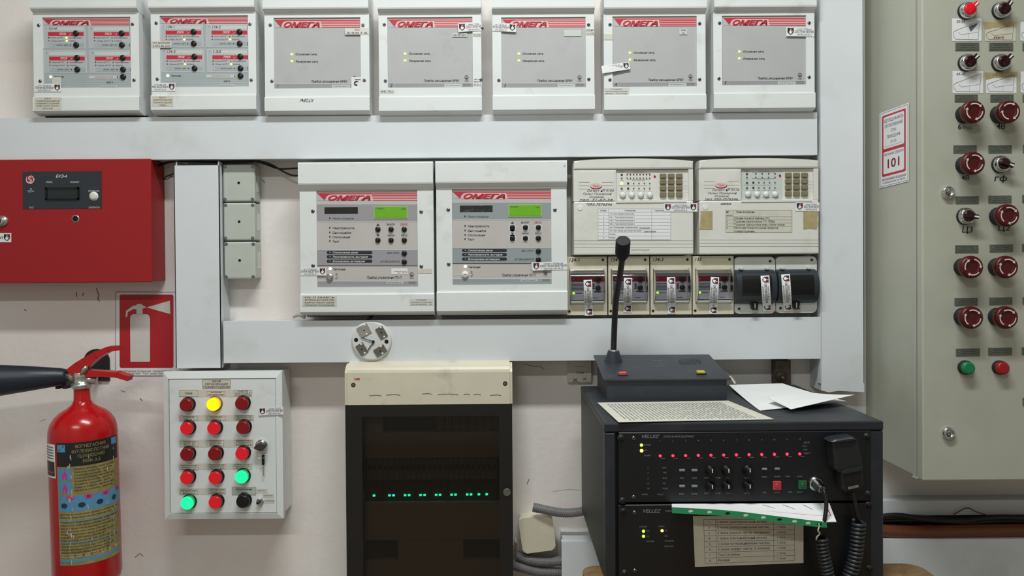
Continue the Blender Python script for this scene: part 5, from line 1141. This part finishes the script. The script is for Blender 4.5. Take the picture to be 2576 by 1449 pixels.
dc = Dec(lambda a, b: onp(1280+a*.3995, 870+b*.3995), n=nrm); dc.text('VELLEZ', 935, 95, 5, 'rack_print', 1, w=60)
for i in range(7):
    for j in range(13): dc.disc(1068+j*11+i*2, 84+i*5.5, 2.6, 'hole', 1, 1.6, 6)
dc.build('grille_print', tp)
cb = onp(1543, 908); m = MB().lathe(cb, nrm, [(.021, -.001), (.020, .003), (.0125, .024), (.0118, .026)], 'mic_box', 28).lathe(cb+nrm*.0262, nrm, [(.0118, -.001), (.0112, .001), (.009, .0012)], 'steel', 28); m.build('cone_foot', t)
yc = -cb.y; nk = [cb+nrm*.022] + [P(u, v, yc+e) for u, v, e in ((1544.5, 850, .0), (1547, 790, .003), (1551, 745, .012), (1559, 695, .03), (1564, 660, .045), (1566, 644, .05))]
MB().tube(spline(nk, 8), .0068, 'black_pl', 12).build('gooseneck', t)
hd0, hd1 = P(1565, 650, yc+.048), P(1567.5, 606, yc+.085); dh = (hd1-hd0).normalized(); Lh = (hd1-hd0).length
MB().lathe(hd0, dh, [(.007, -.004), (.0105, .002), (.0152, .013), (.0160, .02), (.0160, Lh-.001), (.0150, Lh+.001)], 'foam', 28).lathe(hd0+dh*(Lh+.0008), dh, [(.0145, 0), (.0145, .0003)], 'black_matte', 28).build('microphone_head', t)
# papers on the rack
def sheet(name, label, q, lift, th=.0006, mat='paper', lines=0, curl=None):
    f = quad3(q); n = 10; vs = []; m = MB()
    def g(a, b): p = f(a, b); return p + Vector((0, 0, lift + (curl(a, b) if curl else 0)))
    for k in (0, 1):
        vs = [g(i/n, j/n) + Vector((0, 0, -th*k)) for j in range(n+1) for i in range(n+1)]
        m.add(vs, [(j*(n+1)+i, j*(n+1)+i+1, (j+1)*(n+1)+i+1, (j+1)*(n+1)+i) for j in range(n) for i in range(n)], mat, True)
    t = thing(name, label, 'paper', q[3], 'papers on top of the rack'); pg = m.build('page', t)
    if lines:
        dc = Dec(g, n=(0, -.2, .98), base=.0006); random.seed(5)
        for k in range(lines):
            a = .06 + .86*k/lines; b = .10
            while b < .9: w = random.uniform(.08, .3); dc.rect(a, b, a+.3/lines, min(.92, b+w), 'band_grey', 0); b += w+.03
        dc.build('printed_text', pg)
    return t
sheet('paper_sheet', 'greyish typed page lying in front of the desk microphone', [Pz(1503, 1014, ZT), Pz(1832, 1009, ZT), Pz(1948, 1056, ZT), Pz(1556, 1066, ZT)], .001, mat='paper_old', lines=34, curl=lambda a, b: .002*(1-a)*b)
sheet('paper_sheet', 'curled white page under a loose corner sheet on the rack', [Pz(1834, 978, ZT), Pz(1968, 974, ZT), Pz(2130, 1018, ZT), Pz(1912, 1034, ZT)], .001, lines=0, curl=lambda a, b: .008*(1-b)**2 + .006*a*b)
sheet('paper_sheet', 'white page with lifted corner on top of another page', [Pz(1932, 1004, ZT+.012), Pz(2010, 986, ZT+.012), Pz(2150, 1008, ZT+.012), Pz(1990, 1032, ZT+.004)], .002, curl=lambda a, b: .010*a*b*b)
# wall brackets and table under the rack
for xx, lb in ((x0+.1, 'grey steel support bar under the rack nearer the distribution board'), (x1-.1, 'grey steel support bar under the rack nearer the grey cabinet')):
    MB().box(xx-.015, xx+.015, -.40, 0, zb-.0065, zb-.0005, 'steel_dull').build('support_bar', org=(xx, 0, zb-.006), label=lb, cat='bracket')
wl, wr = P(1463, 1435, .42).x, P(2312, 1435, .42).x
t = thing('wooden_table', 'worn brown wooden table under the front of the black rack', 'table', ((wl+wr)/2, -.6, 0))
pts = [(wl+.02*(1-math.cos(R_(a))) , -.41-.02*(1-math.sin(R_(a)))) for a in (0, 30, 60, 90)]
m = MB(); outl = rr(wl, -.85, wr, -.412, .03)
bm = bmesh.new(); fc = bm.faces.new([bm.verts.new((x, y, zb)) for x, y in outl]); ex = bmesh.ops.extrude_face_region(bm, geom=[fc]); bmesh.ops.translate(bm, verts=[v for v in ex['geom'] if isinstance(v, bmesh.types.BMVert)], vec=(0, 0, -.04)); m.addbm(bm, 'wood'); m.build('table_top', t)
for xx in (wl+.06, wr-.06):
    for yy in (-.80, -.46): MB().box(xx-.02, xx+.02, yy-.02, yy+.02, 0, zb-.04, 'wood').build('leg', t)

# ================================================================== cables and pipe under the grey cabinet
ps = spline([P(2180, 1327, .072), P(2240, 1336, .072), P(2330, 1338, .072), P(2450, 1336, .072), P(2700, 1332, .072)], 10)
MB().tube(ps, .0155, 'pipe_brown', 16).build('pipe', org=ps[0], label='brown painted pipe lying on the low trunking behind the rack', cat='pipe')
for k, (dv, e, bow) in enumerate(((0, .04, 0), (7, .055, 3), (14, .065, 2), (18, .045, -2), (20, .035, 0), (8, .08, 5))):
    ps = spline([P(2170, 1300+dv, e), P(2250, 1298+dv-bow*2, e), P(2330, 1293+dv+bow, e), P(2420, 1302+dv, e), P(2520, 1298+dv-bow, e), P(2750, 1300+dv, e)], 8)
    MB().tube(ps, .006, 'cable', 8).build('cable', org=ps[0], label='dark cable in the bundle lying along the brown pipe', cat='cable', group='dark cable bundle by the pipe')
cable('thin reddish wire looping above the dark cable bundle', [P(2400, 1294, .055), P(2432, 1278, .06), P(2455, 1287, .06), P(2485, 1297, .055)], .0012, 'pipe_brown')

# ================================================================== grey control cabinet
DG = .262
x0, x1, z0, z1 = rect(2320, -260, 2960, 1208, DG)
t = thing('control_cabinet', 'tall grey-green control cabinet with mushroom buttons and selector switches', 'cabinet', ((x0+x1)/2, 0, z0))
xs = x0
MB().box(x0+.002, x1, -DG+.034, 0, z0, z1, 'pan_grey', .003).build('body', t)
MB().box(x0-.001, x0+.010, -DG+.036, -DG+.024, z0, z1, 'pan_grey', .002).box(x0+.006, x1, -DG+.036, -DG+.020, z0+.003, z1, 'pan_grey').build('gasket_flange', t)
door = MB().box(x0, x1, -DG, -DG+.021, z0, z1, 'pan_grey', .003, 2).build('door', t)
def lock(u, v):
    p = P(u, v, DG+.008); c = Vector((p.x, -DG, p.z)); MB().lathe(c, FWD, [(.0135, -.001), (.0135, .005), (.012, .008), (.008, .009), (.0075, .007), (.004, .006)], 'chrome', 24).lathe(c+FWD*.006, FWD, [(.004, 0), (.004, .003)], 'steel_dull', 3, smooth=False).build('lock', t)
lock(2388, 484); lock(2389.5, 1091)
def selector(u, v, ang, lit=False):
    p = P(u, v, DG+.020); c = Vector((p.x, -DG, p.z))
    m = MB().lathe(c, FWD, [(.0180, -.001), (.0180, .005), (.0165, .007)], 'black_matte', 28).lathe(c+FWD*.006, FWD, [(.0172, 0), (.0172, .004), (.0150, .009), (.0125, .0095)], 'chrome', 28)
    m.lathe(c+FWD*.013, FWD, [(.0122, 0), (.0118, .005), (.0105, .006)], 'sel_lit' if lit else 'sel_red', 24); m.build('selector_switch', t)
    a = R_(ang); d_ = Vector((math.cos(a), 0, math.sin(a))); n_ = Vector((-math.sin(a), 0, math.cos(a))); o_ = c+FWD*.018; vs = []
    for e in (0, .007):
        for s, w in ((-.010, .0038), (.0155, .0046)):
            for k in (-1, 1): vs.append(o_ + d_*s + n_*(w*k) + FWD*e)
    m = MB().add(vs, [(0, 1, 3, 2), (4, 6, 7, 5), (0, 4, 5, 1), (2, 3, 7, 6), (0, 2, 6, 4), (1, 5, 7, 3)], 'sel_lit' if lit else 'sel_red')
    vs = [o_ + d_*s + n_*(w*k) + FWD*.0072 for s, w in ((.006, .0013), (.0152, .0020)) for k in (-1, 1)]; m.add(vs, [(0, 1, 3, 2)], 'white_print'); m.build('selector_lever', t)
def estop(u, v, rot=0):
    p = P(u, v, DG+.036); c = Vector((p.x, -DG, p.z)); s = px(DG+.036); R0 = 29*s
    MB().lathe(c, FWD, [(R0*.80, -.001), (R0*.80, .011), (R0*.72, .013), (R0*.62, .018)], 'black_matte', 28).build('button_collar', t)
    b = MB().lathe(c, FWD, [(R0*.62, .014), (R0*.84, .018), (R0*.98, .023), (R0, .029), (R0*.97, .0335), (R0*.88, .036), (R0*.52, .0362), (R0*.47, .034), (R0*.44, .0342)], 'estop', 32).build('mushroom_button', t)
    dc = Dec(lambda a, b_: Vector((c.x + a*R0, -DG-.0363, c.z - b_*R0)))
    for k in range(3):
        w = rot + 120*k; dc.ring(0, 0, .63, .73, 'estop_print', 1, w, w+72, 10); q = R_(w+72); dc.poly([(.54*math.cos(q), .54*math.sin(q)), (.84*math.cos(q), .84*math.sin(q)), (.70*math.cos(q+.3), .70*math.sin(q+.3))], 'estop_print', 1)
    dc.build('arrow_print', b)
def tag(a0, b0, a1, b1, o, s, txt=('Пусковой насос №', 'СП-0, СП-0001')):
    u0, v0, u1_, v1_ = o[0]+a0*s, o[1]+b0*s, o[0]+a1*s, o[1]+b1*s
    pl = MB().pbox(u0, v0, u1_, v1_, DG, DG+.0016, 'tag_grey', .0003).build('name_plate', t)
    dc = Dec(lambda a, b: P(u0+a*(u1_-u0)/100, v0+b*(v1_-v0)/30, DG+.0016)); dc.frame(5, 4, 95, 26, 1, 'tag_ink', 1).text('ПОЖАРОТУШЕНИЕ', 50, 11, 4.2, 'tag_ink', 1, w=62).text('ЗАДВИЖКА НАСОС', 50, 19, 4.2, 'tag_ink', 1, w=74).disc(10, 15, 1.4, 'tag_ink', 1).disc(90, 15, 1.4, 'tag_ink', 1); dc.build('engraving', pl)
o6, k6, o7, k7 = (2160, 0), .345, (2160, 480), .359
for r in ((707, 310, 880, 368), (953, 310, 1127, 368), (1197, 310, 1370, 368), (702, 688, 870, 742), (962, 688, 1130, 742), (1198, 688, 1366, 742), (692, 1058, 862, 1115), (948, 1058, 1117, 1115), (1200, 1055, 1370, 1112)): tag(*r, o6, k6)
for r in ((680, 37, 843, 90), (910, 33, 1072, 85), (1148, 28, 1310, 82), (677, 380, 840, 433), (920, 376, 1083, 428), (1148, 372, 1310, 425), (673, 750, 835, 803), (917, 747, 1078, 798), (1152, 745, 1315, 795), (683, 1105, 850, 1158), (910, 1100, 1076, 1153), (1146, 1096, 1310, 1150)): tag(*r, o7, k7)
tag(1225, 120, 1380, 180, (2160, 960), .3374)
selector(2444, 21, 45, True); selector(2531, 20, 55); selector(2444.6, 153, 45); selector(2530, 153, 45); selector(2530, 411, -20); selector(2441, 543, -10)
for u, v, r_ in ((2451.5, 280, 0), (2540.5, 280, -20), (2451.5, 410, 10), (2538, 541.7, 10), (2447, 672, 40), (2535, 672, 5), (2447, 799.5, 5), (2535, 799.5, 0)): estop(u, v, r_)
for u, v, mt in ((2439, 927, 'btn_green'), (2526, 927, 'btn_red')):
    p = P(u, v, DG+.018); c = Vector((p.x, -DG, p.z)); MB().lathe(c, FWD, [(.0150, -.001), (.0150, .008), (.0135, .010)], 'black_matte', 26).build('button_collar', t); MB().lathe(c, FWD, [(.0135, .006), (.0135, .015), (.0120, .0175), (.009, .018)], mt, 26).build('push_button', t)
# handwriting and paper diagrams on the door
def wing(dc, a0, b0, a1, b1, l=2):
    X = lambda a: a0+a*(a1-a0); Y = lambda b: b0+b*(b1-b0)
    dc.line([(X(.05), Y(.78)), (X(.04), Y(.62)), (X(.1), Y(.55)), (X(.93), Y(.12)), (X(.88), Y(.94)), (X(.12), Y(.92)), (X(.05), Y(.78))], 2.2, 'pencil', l).line([(X(.2), Y(.6)), (X(.3), Y(.72)), (X(.88), Y(.6))], 1.6, 'grey_ink', l).line([(X(.55), Y(.64)), (X(.55), Y(.92))], 1.4, 'grey_ink', l)
for (a0, b0, a1, b1, mt, s, tri) in ((680, 135, 895, 300, 'paper', '20-24', 1), (920, 160, 1145, 300, 'tape', '', 0), (1178, 160, 1400, 298, 'paper', '', 0), (683, 518, 907, 680, 'paper', '4А-4Б', 0), (928, 525, 1150, 680, 'paper', '7-8', 0), (1180, 522, 1400, 676, 'paper', '9', 0)):
    dc = Dec(lambda a, b: P(2160+a*.345, b*.345, DG), base=.0006); dc.rect(a0, b0, a1, b1, mt, 0)
    if mt == 'tape' or s == '7-8': dc.poly([(a0-10, b0+2), (a1+8, b0), (a1, b0+38), (a0+60, b0+44), (a0, b0+58)], 'tape_tan', 1)
    wing(dc, a0, b0, a1, b1)
    if s: dc.text(s, a0+62, b0+22, 18, 'grey_ink', 3, it=.3)
    if tri: dc.poly([(800, 195), (872, 168), (815, 232)], 'pencil', 3)
    if mt == 'tape': dc.text('start', 1020, 272, 20, 'red_dark', 3, it=.3, w=80)
    dc.build('paper_diagram', t)
dc = Dec(lambda a, b: P(2160+a*.345, b*.345, DG))
dc.text('6', 735, 925, 36, 'ink', 1, bold=.02).text('4В', 1037, 922, 38, 'ink', 1, bold=.01, w=62, it=.1).text('вход', 790, 928, 22, 'grey_ink', 1, it=.3).text('4В', 778, 1295, 34, 'ink', 1, bold=.01, w=58, it=.1).text('гф', 1035, 1300, 40, 'ink', 1, bold=.01, w=95, it=.1)
dc.build('handwriting', door)
dc = Dec(lambda a, b: P(2160+a*.359, 480+b*.359, DG)); dc.text('Ц3', 762, 272, 40, 'ink', 1, w=76, it=.1).text('Ц2', 1018, 260, 38, 'ink', 1, w=84, it=.1); dc.build('handwriting', door)
# sticker on the cabinet side
q = [Px(2213.5, 285, xs+.002), Px(2288, 258, xs+.002), Px(2288, 456, xs+.002), Px(2213.5, 474, xs+.002)]
dc = Dec(quad3(q, 100, 200), n=(-1, 0, 0), base=.0012)
dc.rect(0, 0, 100, 200, 'paper', 0).frame(3, 3, 97, 197, 1, 'grey_ink', 1).rrect(10, 11, 90, 172, 4, 'red_print', 1).rrect(15, 16, 85, 100, 4, 'paper', 2).rrect(15, 108, 85, 166, 4, 'paper', 2)
for k, (s, w) in enumerate((('ВІДПОВІДАЛЬНИЙ ЗА', 66), ('ПРОТИПОЖЕЖНИЙ', 60), ('СТАН', 18), ('ПРИМІЩЕННЯ', 44), ('Уто СХ', 20))): dc.text(s, 50, 27+14.5*k, 8 if k < 4 else 6, 'pencil', 3, w=w)
dc.rect(20, 94, 80, 94.6, 'grey_ink', 3).text('ПРИ ПОЖЕЖІ ДЗВОНИТИ', 50, 116, 6, 'pencil', 3, w=66).text('101', 50, 141, 22, 'red_dark', 3, bold=.02, w=40).text('ПРОТИПОЖЕЖНЕ ОБЛАДНАННЯ', 50, 181, 6, 'pencil', 2, w=80).text('м. Дніпропетровськ, тел. 067 634', 50, 189, 4, 'pencil', 2, w=76)
dc.build('safety_sticker', t, 'white and red emergency number sticker')
